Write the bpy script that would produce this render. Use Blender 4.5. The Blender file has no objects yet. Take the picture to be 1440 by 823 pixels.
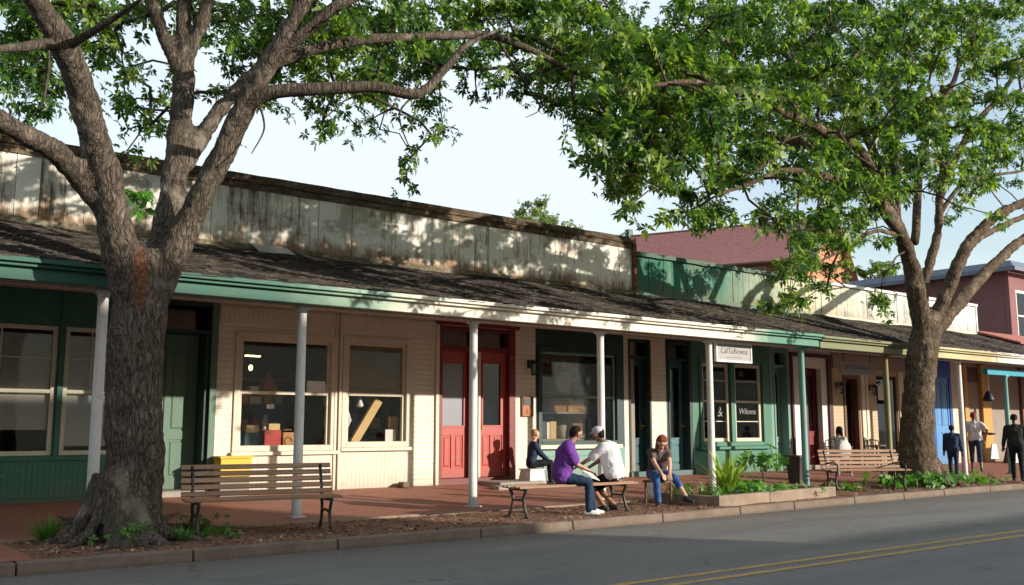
import bpy, math, random
import numpy as np
from mathutils import Vector, Matrix, Euler, noise
random.seed(7); rng = np.random.default_rng(7)
R = math.radians
S = bpy.context.scene
COL = S.collection

# ------------------------------------------------------------ camera
FPX, HC = 1360.0, 1.45
PITCH = math.atan(190.5 / FPX); YAW = R(37.5)
cam = bpy.data.objects.new('camera', bpy.data.cameras.new('camera')); COL.objects.link(cam)
cam.data.sensor_width = 36; cam.data.lens = 36 * FPX / 1440; cam.data.clip_end = 2000; cam.data.clip_start = .1
cam.location = (0, 0, HC); cam.rotation_euler = (math.pi / 2 + PITCH, 0, -YAW)
S.camera = cam
FW = Vector((math.sin(YAW) * math.cos(PITCH), math.cos(YAW) * math.cos(PITCH), math.sin(PITCH)))
RT = Vector((math.cos(YAW), -math.sin(YAW), 0)); UPV = RT.cross(FW)
def at(u, v, Y):                       # world point seen at photo pixel (u,v) on the plane y = Y
    r = FW + RT * ((u - 720) / FPX) + UPV * ((411.5 - v) / FPX)
    t = Y / r.y
    return Vector((r.x * t, Y, HC + r.z * t))
def wx(u, Y=16.8): return at(u, 600, Y).x

# ------------------------------------------------------------ materials
MATS = {}
class NT:
    def __init__(s, name):
        s.m = bpy.data.materials.new(name); s.m.use_nodes = True
        s.t = s.m.node_tree; s.n = s.t.nodes; s.l = s.t.links
        s.b = s.n['Principled BSDF']; s.out = s.n['Material Output']
        MATS[name] = s.m
    def add(s, typ, **kw):
        nd = s.n.new(typ)
        for k, v in kw.items():
            if k.startswith('i_'):
                nd.inputs[k[2:].replace('_', ' ')].default_value = v
            else: setattr(nd, k, v)
        return nd
    def link(s, a, b): s.l.new(a, b)
    def coord(s, scale=(1, 1, 1), kind='Object', rot=(0, 0, 0)):
        if kind == 'Position':
            g = s.add('ShaderNodeNewGeometry').outputs['Position']
        else: g = s.add('ShaderNodeTexCoord').outputs[kind]
        mp = s.add('ShaderNodeMapping'); mp.inputs['Scale'].default_value = scale; mp.inputs['Rotation'].default_value = rot
        s.link(g, mp.inputs['Vector']); return mp.outputs['Vector']
    def noise(s, vec, scale, detail=5, rough=.6, dist=0):
        n = s.add('ShaderNodeTexNoise'); n.inputs['Scale'].default_value = scale; n.inputs['Detail'].default_value = detail
        n.inputs['Roughness'].default_value = rough; n.inputs['Distortion'].default_value = dist
        s.link(vec, n.inputs['Vector']); return n.outputs['Fac']
    def ramp(s, fac, stops, interp='LINEAR'):
        r = s.add('ShaderNodeValToRGB'); r.color_ramp.interpolation = interp
        e = r.color_ramp.elements
        while len(e) < len(stops): e.new(.5)
        for i, (p, c) in enumerate(stops):
            e[i].position = p
            e[i].color = (c, c, c, 1) if isinstance(c, (int, float)) else (*c, 1)
        s.link(fac, r.inputs['Fac']); return r.outputs['Color']
    def mix(s, fac, a, b, mode='MIX'):
        m = s.add('ShaderNodeMix', data_type='RGBA', blend_type=mode)
        for sock, val in ((m.inputs[0], fac), (m.inputs[6], a), (m.inputs[7], b)):
            if isinstance(val, (int, float)): sock.default_value = val
            elif isinstance(val, tuple): sock.default_value = (*val, 1)
            else: s.link(val, sock)
        return m.outputs[2]
    def math(s, op, a, b=0.0, clamp=False):
        m = s.add('ShaderNodeMath', operation=op); m.use_clamp = clamp
        for i, v in enumerate((a, b)):
            if isinstance(v, (int, float)): m.inputs[i].default_value = v
            else: s.link(v, m.inputs[i])
        return m.outputs[0]
    def bump(s, h, strength=.5, dist=.02, prev=None):
        b = s.add('ShaderNodeBump'); b.inputs['Strength'].default_value = strength; b.inputs['Distance'].default_value = dist
        s.link(h, b.inputs['Height'])
        if prev is not None: s.link(prev, b.inputs['Normal'])
        s.link(b.outputs['Normal'], s.b.inputs['Normal']); return b.outputs['Normal']
    def col(s, c):
        if isinstance(c, tuple): s.b.inputs['Base Color'].default_value = (*c, 1)
        else: s.link(c, s.b.inputs['Base Color'])
    def rough(s, r):
        if isinstance(r, (int, float)): s.b.inputs['Roughness'].default_value = r
        else: s.link(r, s.b.inputs['Roughness'])
    def spec(s, v): s.b.inputs['Specular IOR Level'].default_value = v
    def island(s): return s.add('ShaderNodeNewGeometry').outputs['Random Per Island']

def paint(name, c, rough=.55, var=.25, dirt=(.12, .09, .06), dirtamt=.35, boards=0, axis='z', bstr=.5, scale=1.5, bump=.2, peel=.6):
    """painted timber: tonal wandering, fine grain, grime; boards>0 draws lap boards (pitch in metres)"""
    t = NT(name); v = t.coord(kind='Position')
    n1 = t.noise(v, scale, 6, .65)
    c0 = tuple(x * (1 - var) for x in c); c1 = tuple(min(1, x * (1 + var * .35)) for x in c)
    base = t.ramp(n1, [(.3, c0), (.7, c1)])
    sv = t.coord((14, 14, 1.6), 'Position')
    n2 = t.noise(sv, 1.0, 5, .7)
    m = t.ramp(n2, [(.55, 0.0), (.8, dirtamt)])
    base = t.mix(m, base, dirt)
    pk = t.ramp(t.noise(t.coord((5, 5, 9), 'Position'), 1.0, 9, .78), [(.60, 0.0), (.625, .8)])
    base = t.mix(t.math('MULTIPLY', pk, peel), base, (.27, .225, .18))
    spz = t.add('ShaderNodeSeparateXYZ'); t.link(v, spz.inputs[0])
    low = t.math('MULTIPLY', t.math('SUBTRACT', t.math('ADD', .30, t.math('MULTIPLY', n1, .75)), spz.outputs['Z']), 1.7, True)
    base = t.mix(t.math('MULTIPLY', low, .55), base, (.11, .075, .05))
    h = t.math('SUBTRACT', t.noise(t.coord((30, 30, 30), 'Position'), 1.0, 4), t.math('MULTIPLY', pk, .6 * peel))
    nm = t.bump(h, bump, .01)
    if boards:
        sp = t.add('ShaderNodeSeparateXYZ'); t.link(v, sp.inputs[0])
        k = t.math('FRACT', t.math('MULTIPLY', sp.outputs['Z' if axis == 'z' else 'X'], 1.0 / boards))
        if axis == 'z':
            hh = t.math('SUBTRACT', 1.0, k)
        else:
            hh = t.math('MULTIPLY', t.math('MINIMUM', k, t.math('SUBTRACT', 1.0, k)), 12.0, True)
        t.bump(hh, bstr, .022, nm)
        ln = t.ramp(k, [(0, .62), (.06, .62), (.1, 1.0)] if axis == 'z' else [(0, .6), (.05, .62), (.09, 1.0)])
        base = t.mix(1.0, base, ln, 'MULTIPLY')
    t.col(base); t.rough(rough); t.spec(.35)
    return t.m

CREAM = paint('cream_clapboard', (.72, .655, .52), .6, .12, (.25, .17, .09), .3, boards=.105)
CREAM_T = paint('cream_trim', (.62, .55, .42), .5, .12, (.2, .13, .07), .3)
CREAM_B = paint('cream_beadboard', (.68, .61, .48), .6, .15, (.25, .17, .09), .35, boards=.09, axis='x', bstr=.35)
CREAM_SILL = paint('pale_sill', (.66, .6, .46), .5, .12)
GREEN = paint('green_paint', (.042, .145, .095), .5, .22, (.03, .04, .03), .4)
GREEN_B = paint('green_beadboard', (.046, .155, .10), .5, .22, (.02, .03, .02), .4, boards=.085, axis='x', bstr=.5)
GREEN_BR = paint('bright_green_paint', (.055, .185, .12), .5, .15, (.04, .07, .05), .3)
GREEN_DOOR = paint('sage_green_door', (.095, .165, .11), .5, .15, (.05, .07, .05), .3)
DKGREEN = paint('dark_green_paint', (.018, .045, .04), .5, .2, (.02, .02, .02), .3)
SEAGREEN = paint('sea_green_paint', (.17, .30, .25), .5, .15, (.08, .1, .08), .3)
TEAL = paint('dark_teal_paint', (.02, .085, .10), .45, .2, (.01, .02, .02), .3)
TEAL2 = paint('grey_teal_paint', (.06, .16, .17), .45, .2, (.01, .02, .02), .3)
REDD = paint('red_door_paint', (.42, .065, .05), .45, .18, (.2, .03, .02), .4)
REDF = paint('deep_red_paint', (.17, .02, .022), .45, .15, (.05, .01, .01), .3)
MAROON = paint('maroon_paint', (.07, .012, .014), .45, .15)
WHITE = paint('white_paint', (.72, .70, .65), .5, .1, (.3, .24, .17), .3)
POSTW = paint('white_post_paint', (.70, .69, .65), .5, .12, (.3, .24, .17), .45, scale=3)
BLACKP = paint('black_paint', (.02, .02, .022), .45, .2)
OLIVE = paint('olive_post_paint', (.24, .22, .10), .55, .15)
TEALP = paint('pale_teal_paint', (.16, .34, .30), .5, .15)
CYAN = paint('cyan_awning_paint', (.02, .30, .40), .5, .12)
BLUE = paint('blue_paint', (.02, .09, .40), .4, .15, (.01, .03, .1), .3)
LBLUE = paint('pale_blue_paint', (.10, .28, .55), .4, .1)
OCHRE = paint('ochre_paint', (.50, .27, .05), .5, .15)
TAUPE = paint('taupe_plaster', (.30, .25, .21), .8, .12)
TANW = paint('tan_clapboard', (.50, .37, .23), .6, .12, (.2, .12, .06), .3, boards=.1)
BROWNP = paint('brown_paint', (.14, .07, .035), .55, .2)
CEIL = paint('porch_ceiling', (.46, .38, .33), .7, .15, (.2, .15, .1), .3, boards=.14, axis='x', bstr=.3)
SOFF = paint('cream_soffit', (.55, .45, .33), .7, .15)
MAUVE = paint('mauve_render', (.23, .105, .105), .85, .15)
ORANGE = paint('orange_render', (.50, .20, .11), .85, .12)
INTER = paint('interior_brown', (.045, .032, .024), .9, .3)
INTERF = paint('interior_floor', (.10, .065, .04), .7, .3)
YELLOW = paint('yellow_crate_paint', (.70, .42, .03), .5, .12, (.3, .15, .02), .3)
CARD = paint('cardboard', (.46, .26, .11), .8, .1, dirtamt=.1)
CARDL = paint('light_cardboard', (.62, .42, .20), .8, .1, dirtamt=.1)
PAPER = paint('paper', (.75, .73, .70), .8, .05, dirtamt=.05)
REDBOX = paint('red_card', (.42, .04, .035), .6, .1, dirtamt=.1)
BLUEBOX = paint('blue_card', (.03, .07, .10), .6, .1, dirtamt=.1)
SKYBOX = paint('pale_blue_card', (.15, .35, .45), .6, .1, dirtamt=.1)
GREYB = paint('roller_blind_fabric', (.60, .58, .54), .7, .1, dirtamt=.15)
TERRA = paint('terracotta', (.35, .13, .06), .7, .2)
IRON = paint('cast_iron', (.022, .024, .028), .45, .3, (.06, .05, .04), .3, bump=.4)
STEEL = paint('brushed_steel', (.45, .46, .48), .3, .1); MATS['brushed_steel'].node_tree.nodes['Principled BSDF'].inputs['Metallic'].default_value = .8

def fade_paint(name, stops, x0, x1, rough=.6, grime=.4):   # paint colour changing along the eave where the owners' colours change
    t = NT(name); v = t.coord(kind='Position')
    sp = t.add('ShaderNodeSeparateXYZ'); t.link(v, sp.inputs[0])
    n = t.noise(v, 1.4, 6, .7)
    f = t.math('DIVIDE', t.math('SUBTRACT', t.math('ADD', sp.outputs['X'], t.math('MULTIPLY', t.math('SUBTRACT', n, .5), 2.2)), x0), x1 - x0, True)
    base = t.ramp(f, stops)
    g = t.ramp(t.noise(t.coord((3, 3, 14), 'Position'), 1.0, 6, .75), [(.5, 0.0), (.75, grime)])
    base = t.mix(g, base, (.16, .12, .08)); t.col(base); t.rough(rough); t.spec(.3)
    t.bump(t.noise(v, 25, 4), .3, .01); return t.m
FASC1 = fade_paint('eave_paint', [(0, (.028, .10, .072)), (.38, (.04, .13, .09)), (.44, (.25, .36, .27)), (.50, (.72, .66, .54)), (.84, (.74, .69, .58)), (.90, (.09, .24, .17)), (1, (.08, .22, .15))], -2, 19)
FASC2 = fade_paint('eave_paint_mossy', [(0, (.16, .18, .09)), (.25, (.20, .19, .09)), (.38, (.5, .45, .25)), (.5, (.42, .35, .18)), (.62, (.74, .72, .66)), (1, (.76, .74, .68))], 18.8, 34, grime=.3)

def parapet_mat(name, paintc, pstops=None):
    """old painted boards: bare grey wood, remnants of paint, rust-brown streaks near the foot"""
    t = NT(name); v = t.coord(kind='Position'); isl = t.island()
    sp = t.add('ShaderNodeSeparateXYZ'); t.link(v, sp.inputs[0])
    st = t.noise(t.coord((9, 9, .9), 'Position'), 1.0, 7, .75)
    big = t.noise(v, .9, 6, .7)
    f = t.math('ADD', t.math('MULTIPLY', st, .55), t.math('MULTIPLY', big, .55))
    f = t.math('ADD', f, t.math('MULTIPLY', t.math('SUBTRACT', isl, .5), .22))
    pc = paintc
    if pstops:
        xx = t.math('DIVIDE', t.math('SUBTRACT', t.math('ADD', sp.outputs['X'], t.math('MULTIPLY', t.math('SUBTRACT', big, .5), 4.0)), 16.6), 17.0, True)
        pc = t.ramp(xx, pstops)
    wood = t.ramp(st, [(.3, (.12, .08, .05)), (.55, (.28, .22, .165)), (.75, (.42, .37, .30))])
    if pstops: wood = t.ramp(st, [(.3, (.16, .17, .12)), (.55, (.33, .34, .27)), (.75, (.5, .5, .42))])  # paler wood: worn patches that also paint in sunlit ones
    mk = t.ramp(f, [(.38, 0.0), (.53, 1.0)])
    if pstops: mk = t.ramp(f, [(.36, 0.0), (.50, 1.0)])
    base = t.mix(mk, wood, pc)
    # rust wicking up from the foot
    zz = t.math('DIVIDE', t.math('SUBTRACT', sp.outputs['Z'], 4.62), .75)
    rs = t.math('SUBTRACT', t.math('MULTIPLY', t.noise(t.coord((5, 5, 2.0), 'Position'), 1.0, 6, .7), 1.35), zz, True)
    base = t.mix(t.ramp(rs, [(.1, 0.0), (.45, .85 if not pstops else .35)]), base, (.20, .10, .04))
    # large old damp patches
    dp = t.ramp(t.noise(t.coord((1.1, 1, 1.3), 'Position'), 1.3, 7, .72), [(.52, 0.0), (.61, .55 if not pstops else .25)])
    base = t.mix(dp, base, (.19, .115, .065) if not pstops else (.10, .12, .08))
    t.col(base); t.rough(.8); t.spec(.2)
    t.bump(st, .5, .012); return t.m
PARA1 = parapet_mat('weathered_white_boards', (.84, .80, .70))
PARA2 = parapet_mat('green_to_cream_boards', (.1, .3, .2), [(0, (.035, .15, .10)), (.18, (.07, .20, .14)), (.27, (.28, .37, .27)), (.38, (.58, .56, .36)), (.5, (.56, .54, .43)), (.6, (.62, .61, .55)), (1, (.64, .635, .60))])

def rotten(name, c1, c2, c3):
    t = NT(name); v = t.coord(kind='Position')
    n = t.noise(t.coord((1.5, 5, 6), 'Position'), 1.0, 8, .75)
    n2 = t.noise(v, 12, 6, .7)
    base = t.mix(t.ramp(n2, [(.45, 0.0), (.62, .7)]), t.ramp(n, [(.3, c1), (.5, c2), (.72, c3)]), (.06, .045, .03))
    t.col(base); t.rough(.9); t.spec(.15); t.bump(n2, .8, .03); return t.m
CAPW = rotten('rotten_coping_wood', (.05, .034, .024), (.13, .09, .06), (.27, .20, .14))
FOOTW = rotten('mossy_flashing', (.09, .08, .05), (.22, .18, .12), (.42, .38, .30))

def shingles():
    t = NT('old_cedar_shingles'); v = t.coord(kind='Position')
    isl = t.island()
    st = t.noise(t.coord((16, 2.2, 1), 'Position'), 1.0, 7, .75)
    big = t.noise(t.coord((.5, 1.1, 1), 'Position'), 1.0, 6, .65)
    c = t.ramp(t.math('ADD', t.math('MULTIPLY', st, .6), t.math('MULTIPLY', isl, .4)), [(.25, (.014, .012, .011)), (.5, (.036, .029, .025)), (.68, (.075, .06, .05)), (.85, (.16, .135, .11))])
    c = t.mix(t.ramp(big, [(.45, 0.0), (.7, .45)]), c, (.10, .083, .066))
    mos = t.ramp(t.noise(v, 2.2, 7, .7), [(.56, 0.0), (.7, .5)])
    c = t.mix(mos, c, (.07, .075, .03))
    t.col(c); t.rough(.85); t.spec(.2); t.bump(st, .6, .02); return t.m
SHING = shingles()
def red_tiles(name='red_roof_tiles', c=(.48, .235, .215)):
    t = NT(name); v = t.coord((1, 1, 1), 'Position')
    b = t.noise(t.coord((5, 5, 12), 'Position'), 1.0, 4, .8)
    base = t.ramp(b, [(.3, tuple(x * .7 for x in c)), (.7, tuple(x * 1.35 for x in c))])
    t.col(base); t.rough(.85); sp = t.add('ShaderNodeSeparateXYZ'); t.link(v, sp.inputs[0])
    t.bump(t.math('FRACT', t.math('MULTIPLY', sp.outputs['Z'], 7.0)), .5, .03); return t.m
REDROOF = red_tiles()
REDPORCH = red_tiles('red_porch_sheet', (.36, .12, .09))
BLUEROOF = paint('blue_grey_metal_roof', (.13, .16, .21), .45, .25)

def asphalt():
    t = NT('asphalt'); v = t.coord(kind='Position')
    fine = t.noise(v, 90, 4, .8)
    agg = t.add('ShaderNodeTexVoronoi'); agg.inputs['Scale'].default_value = 70; t.link(v, agg.inputs['Vector'])
    sp = t.add('ShaderNodeSeparateXYZ'); t.link(v, sp.inputs[0])
    big = t.noise(t.coord((.25, .9, 1), 'Position'), 1.0, 6, .6)
    base = t.ramp(big, [(.3, (.16, .15, .138)), (.7, (.22, .207, .19))])
    base = t.mix(t.ramp(fine, [(.45, 0.0), (.75, .7)]), base, (.25, .24, .23))
    base = t.mix(t.ramp(agg.outputs['Distance'], [(.0, .5), (.22, 0.0)]), base, (.035, .034, .033))
    # worn wheel tracks and brown dust along the kerb
    edge = t.math('MULTIPLY', t.math('SUBTRACT', sp.outputs['Y'], 9.6), .9, True)
    base = t.mix(t.math('MULTIPLY', edge, .45), base, (.15, .115, .085))
    w = t.ramp(t.math('SINE', t.math('MULTIPLY', sp.outputs['Y'], 3.6)), [(.2, 0.0), (.9, .22)])
    base = t.mix(w, base, (.13, .125, .118))
    pat = t.ramp(t.noise(t.coord((.12, .45, 1), 'Position'), 1.3, 5, .55, .6), [(.50, 0.0), (.54, .22)])
    base = t.mix(pat, base, (.13, .125, .12))
    base = t.mix(t.ramp(t.noise(v, 5, 6, .7), [(.45, 0.0), (.7, .3)]), base, (.12, .115, .11))
    vc = t.add('ShaderNodeTexVoronoi', feature='DISTANCE_TO_EDGE'); vc.inputs['Scale'].default_value = .45
    wv = t.add('ShaderNodeVectorMath', operation='ADD'); t.link(v, wv.inputs[0])
    nn = t.add('ShaderNodeTexNoise'); nn.inputs['Scale'].default_value = 1.5; nn.inputs['Detail'].default_value = 6; t.link(v, nn.inputs['Vector']); t.link(nn.outputs['Color'], wv.inputs[1])
    t.link(wv.outputs[0], vc.inputs['Vector'])
    cr = t.math('MULTIPLY', t.ramp(vc.outputs['Distance'], [(0, 1.0), (.012, 0.0)]), t.ramp(t.noise(v, .35, 2), [(.46, 0.0), (.60, .5)]))
    oil = t.ramp(t.noise(t.coord((.5, 1.2, 1), 'Position'), 1.1, 7, .65), [(.58, 0.0), (.70, .35)])
    base = t.mix(oil, base, (.055, .052, .05))
    base = t.mix(cr, base, (.02, .02, .02))
    t.col(base); t.rough(.85); t.spec(.25); t.bump(fine, 1.0, .014); return t.m
ASPH = asphalt()
def road_paint():
    t = NT('yellow_road_paint'); v = t.coord(kind='Position')
    w = t.ramp(t.noise(v, 28, 6, .75), [(.36, 0.0), (.60, .85)])
    w = t.math('ADD', w, t.ramp(t.noise(v, 2.0, 5), [(.5, 0.0), (.8, .4)]), True)
    t.col(t.mix(w, (.58, .33, .05), (.13, .11, .08))); t.rough(.75); return t.m
YLINE = road_paint()
def paving():
    t = NT('red_brick_paving'); v = t.coord(kind='Position')
    br = t.add('ShaderNodeTexBrick'); t.link(v, br.inputs['Vector'])
    br.inputs['Color1'].default_value = (.38, .135, .08, 1); br.inputs['Color2'].default_value = (.26, .09, .058, 1); br.inputs['Mortar'].default_value = (.13, .075, .055, 1)
    br.inputs['Scale'].default_value = 1.0; br.inputs['Brick Width'].default_value = .22; br.inputs['Row Height'].default_value = .11; br.inputs['Mortar Size'].default_value = .006
    n = t.noise(v, 1.2, 6, .7)
    base = t.mix(t.ramp(n, [(.35, 0.0), (.7, .6)]), br.outputs['Color'], (.26, .11, .072))
    base = t.mix(t.ramp(t.noise(v, 9, 6, .7), [(.5, 0.0), (.75, .45)]), base, (.12, .065, .045))
    t.col(base); t.rough(.75); t.bump(br.outputs['Fac'], -.35, .008); return t.m
PAVE = paving()
def soil():
    t = NT('bark_mulch'); v = t.coord(kind='Position')
    vo = t.add('ShaderNodeTexVoronoi'); vo.inputs['Scale'].default_value = 38; t.link(v, vo.inputs['Vector'])
    n = t.noise(v, 1.8, 5, .6)
    sep = t.add('ShaderNodeSeparateColor'); t.link(vo.outputs['Color'], sep.inputs[0])
    base = t.ramp(sep.outputs[0], [(0, (.06, .03, .018)), (.5, (.19, .085, .05)), (.85, (.33, .17, .10)), (1, (.45, .29, .19))])
    base = t.mix(t.ramp(n, [(.4, 0.0), (.7, .6)]), base, (.10, .045, .028))
    t.col(base); t.rough(.95); t.bump(vo.outputs['Distance'], .9, .03); return t.m
MULCH = soil()
def concrete(name, c):
    t = NT(name); v = t.coord(kind='Position')
    n = t.noise(v, 2.5, 7, .7); n2 = t.noise(v, 40, 5, .7)
    base = t.ramp(n, [(.3, tuple(x * .55 for x in c)), (.7, c)])
    base = t.mix(t.ramp(n2, [(.5, 0.0), (.8, .5)]), base, tuple(x * 1.3 for x in c))
    sp = t.add('ShaderNodeSeparateXYZ'); t.link(v, sp.inputs[0])
    low = t.math('MULTIPLY', t.math('SUBTRACT', .05, sp.outputs['Z']), 18.0, True)
    base = t.mix(t.math('MULTIPLY', low, .5), base, (.05, .042, .035))
    t.col(base); t.rough(.9); t.bump(n2, .5, .01); return t.m
CONC = concrete('kerb_concrete', (.20, .145, .105))
CONC2 = concrete('planter_concrete', (.32, .235, .165))
CONC3 = concrete('threshold_stone', (.36, .32, .27))

def bark(name, c1, c2, c3, rot=None):
    t = NT(name); 
    warp = t.add('ShaderNodeVectorMath', operation='ADD')
    v = t.coord(kind='Position'); t.link(v, warp.inputs[0])
    nn = t.add('ShaderNodeTexNoise'); nn.inputs['Scale'].default_value = 2.5; nn.inputs['Detail'].default_value = 3; t.link(v, nn.inputs['Vector'])
    sc = t.add('ShaderNodeVectorMath', operation='SCALE'); sc.inputs['Scale'].default_value = .26; t.link(nn.outputs['Color'], sc.inputs[0]); t.link(sc.outputs[0], warp.inputs[1])
    def vor(sc):
        mp = t.add('ShaderNodeMapping'); mp.inputs['Scale'].default_value = sc; t.link(warp.outputs[0], mp.inputs['Vector'])
        vo = t.add('ShaderNodeTexVoronoi', feature='DISTANCE_TO_EDGE'); vo.inputs['Scale'].default_value = 1; t.link(mp.outputs[0], vo.inputs['Vector']); return t.ramp(vo.outputs['Distance'], [(0, 0.0), (.25, 1.0)])
    mp2 = t.add('ShaderNodeMapping'); mp2.inputs['Scale'].default_value = (30, 30, 2.6); t.link(warp.outputs[0], mp2.inputs['Vector'])
    fi = t.noise(mp2.outputs[0], 1.0, 8, .8)
    mp3 = t.add('ShaderNodeMapping'); mp3.inputs['Scale'].default_value = (22, 22, 14); t.link(warp.outputs[0], mp3.inputs['Vector'])
    pt = t.noise(mp3.outputs[0], 1.0, 6, .75)
    h = t.math('ADD', t.math('ADD', t.math('MULTIPLY', vor((19, 19, 2.2)), .20), t.math('MULTIPLY', vor((42, 42, 5)), .20)), t.math('ADD', t.math('MULTIPLY', fi, .55), t.math('MULTIPLY', pt, .3)))
    base = t.ramp(h, [(.48, c1), (.80, c2), (1.05 if False else 1.0, c3)])
    big = t.noise(v, 1.1, 6, .65)
    base = t.mix(t.ramp(big, [(.50, 0.0), (.68, .5)]), base, tuple(x * .5 + y * .5 for x, y in zip(c1, (.09, .09, .045))))
    base = t.mix(t.ramp(t.noise(v, 2.3, 5, .6), [(.56, 0.0), (.68, .45)]), base, c3)
    if rot is not None:
        sub = t.add('ShaderNodeVectorMath', operation='SUBTRACT'); t.link(v, sub.inputs[0]); sub.inputs[1].default_value = rot[0]
        dv_ = t.add('ShaderNodeVectorMath', operation='DIVIDE'); t.link(sub.outputs[0], dv_.inputs[0]); dv_.inputs[1].default_value = rot[1]
        ln = t.add('ShaderNodeVectorMath', operation='LENGTH'); t.link(dv_.outputs[0], ln.inputs[0])
        q = t.math('SUBTRACT', t.math('MULTIPLY', t.noise(v, 6, 8, .8), 2.3), ln.outputs['Value'])
        base = t.mix(t.ramp(q, [(.0, 0.0), (.6, .8)]), base, t.ramp(t.noise(v, 20, 5, .8), [(.38, (.035, .018, .012)), (.52, (.17, .06, .025)), (.68, (.34, .17, .08))]))
    t.col(base); t.rough(.9); t.spec(.15); t.bump(h, 1.0, .035); return t.m
BARK = bark('grey_brown_bark', (.035, .027, .021), (.17, .135, .105), (.36, .30, .245), rot=(tuple(at(198, 388, 12.1)), (.10, .6, .42)))
BARK2 = bark('brown_bark', (.045, .03, .02), (.20, .14, .095), (.42, .32, .23))
t = NT('rusty_rot'); v = t.coord(kind='Position'); t.col(t.ramp(t.noise(v, 9, 7, .7), [(.35, (.07, .03, .015)), (.5, (.30, .10, .03)), (.7, (.42, .19, .07))])); t.rough(.95); t.bump(t.noise(v, 22, 5), 1, .04); ROT = t.m

def leaf(name, stops, trans=(.18, .30, .04), tf=.35, rough=.42):
    t = NT(name); isl = t.island(); v = t.coord(kind='Position')
    f = t.math('ADD', t.math('MULTIPLY', isl, .40), t.math('MULTIPLY', t.noise(v, .75, 4, .7), .75))
    c = t.ramp(f, stops); t.col(c); t.rough(rough); t.spec(.35)
    tr = t.add('ShaderNodeBsdfTranslucent'); t.link(t.mix(1.0, c, (1.9, 2.0, .9), 'MULTIPLY'), tr.inputs['Color'])
    mx = t.add('ShaderNodeMixShader'); mx.inputs[0].default_value = tf
    t.link(t.b.outputs[0], mx.inputs[1]); t.link(tr.outputs[0], mx.inputs[2]); t.link(mx.outputs[0], t.out.inputs['Surface'])
    return t.m
LEAF1 = leaf('palmate_leaves', [(.25, (.014, .042, .014)), (.5, (.032, .09, .018)), (.62, (.085, .165, .024)), (.80, (.24, .32, .045))], tf=.36)  # yellow-green top stops paint sunlit highlights into the leaf clumps
LEAF2 = leaf('broad_leaves', [(.25, (.014, .044, .017)), (.5, (.036, .094, .022)), (.62, (.095, .175, .03)), (.80, (.26, .34, .055))], tf=.36)  # sun highlights put into the colour here too, as paler patches
LEAF3 = leaf('distant_leaves', [(.2, (.07, .12, .04)), (.6, (.13, .19, .06)), (.95, (.25, .27, .08))])
PLANT = leaf('plant_green', [(.2, (.04, .12, .02)), (.6, (.08, .22, .03)), (.95, (.16, .34, .05))], tf=.3)
FLAX = leaf('flax_yellow_green', [(.2, (.12, .22, .03)), (.6, (.26, .38, .06)), (.95, (.42, .48, .10))], tf=.3)

def slat():
    t = NT('bench_slat_wood'); v = t.coord((2, 40, 40)); isl = t.island()
    n = t.noise(v, 1.0, 6, .7)
    c = t.ramp(t.math('ADD', t.math('MULTIPLY', n, .7), t.math('MULTIPLY', isl, .3)), [(.3, (.15, .08, .045)), (.55, (.34, .185, .105)), (.8, (.48, .29, .17))])
    c = t.mix(t.ramp(t.noise(t.coord((3, 6, 6)), 1.0, 6, .7), [(.6, 0.0), (.72, .5)]), c, (.3, .27, .23))
    t.col(c); t.rough(.6); t.bump(n, .4, .005); return t.m
SLAT = slat()
def plain(name, c, rough=.6, metal=0, emit=None, es=0):
    t = NT(name); t.b.inputs['Metallic'].default_value = metal
    n = t.noise(t.coord(kind='Object'), 30, 4)
    t.col(t.ramp(n, [(.3, tuple(x * .85 for x in c)), (.7, tuple(min(1, x * 1.1) for x in c))])); t.rough(rough)
    if emit: t.b.inputs['Emission Color'].default_value = (*emit, 1); t.b.inputs['Emission Strength'].default_value = es
    return t.m
def cloth(name, c, c2=None):
    t = NT(name); v = t.coord(kind='Object')
    n = t.noise(v, 7, 5, .6); c2 = c2 or tuple(x * .65 for x in c)
    t.col(t.ramp(n, [(.35, c2), (.65, c)])); t.rough(.85); t.spec(.2)
    t.bump(t.noise(v, 14, 4, .5), .5, .03); return t.m
SKIN = plain('skin_light', (.56, .33, .24), .5); SKINT = plain('skin_tan', (.36, .19, .12), .5); SKIND = plain('skin_brown', (.16, .085, .055), .5)
C_PURPLE = cloth('purple_knit', (.17, .05, .30)); C_JEAN = cloth('dark_denim', (.025, .045, .085)); C_JEANB = cloth('blue_denim', (.05, .13, .33), (.03, .07, .2))
C_WHITE = cloth('white_cotton', (.66, .65, .64), (.50, .49, .49)); C_BLACK = cloth('black_cloth', (.015, .016, .02)); C_NAVY = cloth('navy_cloth', (.02, .03, .06), (.035, .05, .10))
C_BROWN = cloth('grey_brown_knit', (.13, .10, .095)); C_PINK = cloth('pink_cap_cloth', (.66, .58, .62)); C_CHAR = cloth('charcoal_cloth', (.03, .033, .03))
C_TAN = cloth('tan_cloth', (.35, .22, .15))
H_BLOND = cloth('blond_hair', (.50, .33, .17)); H_BLACK = cloth('black_hair', (.02, .014, .012)); H_RED = cloth('auburn_hair', (.22, .06, .03)); H_REDB = cloth('red_bandana', (.30, .06, .04))
SHOEW = plain('white_shoe', (.7, .68, .64)); SHOEB = plain('black_shoe', (.02, .02, .022)); EYE = plain('eye_dark', (.02, .012, .01), .2); LIP = plain('lip', (.35, .12, .10))

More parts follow.
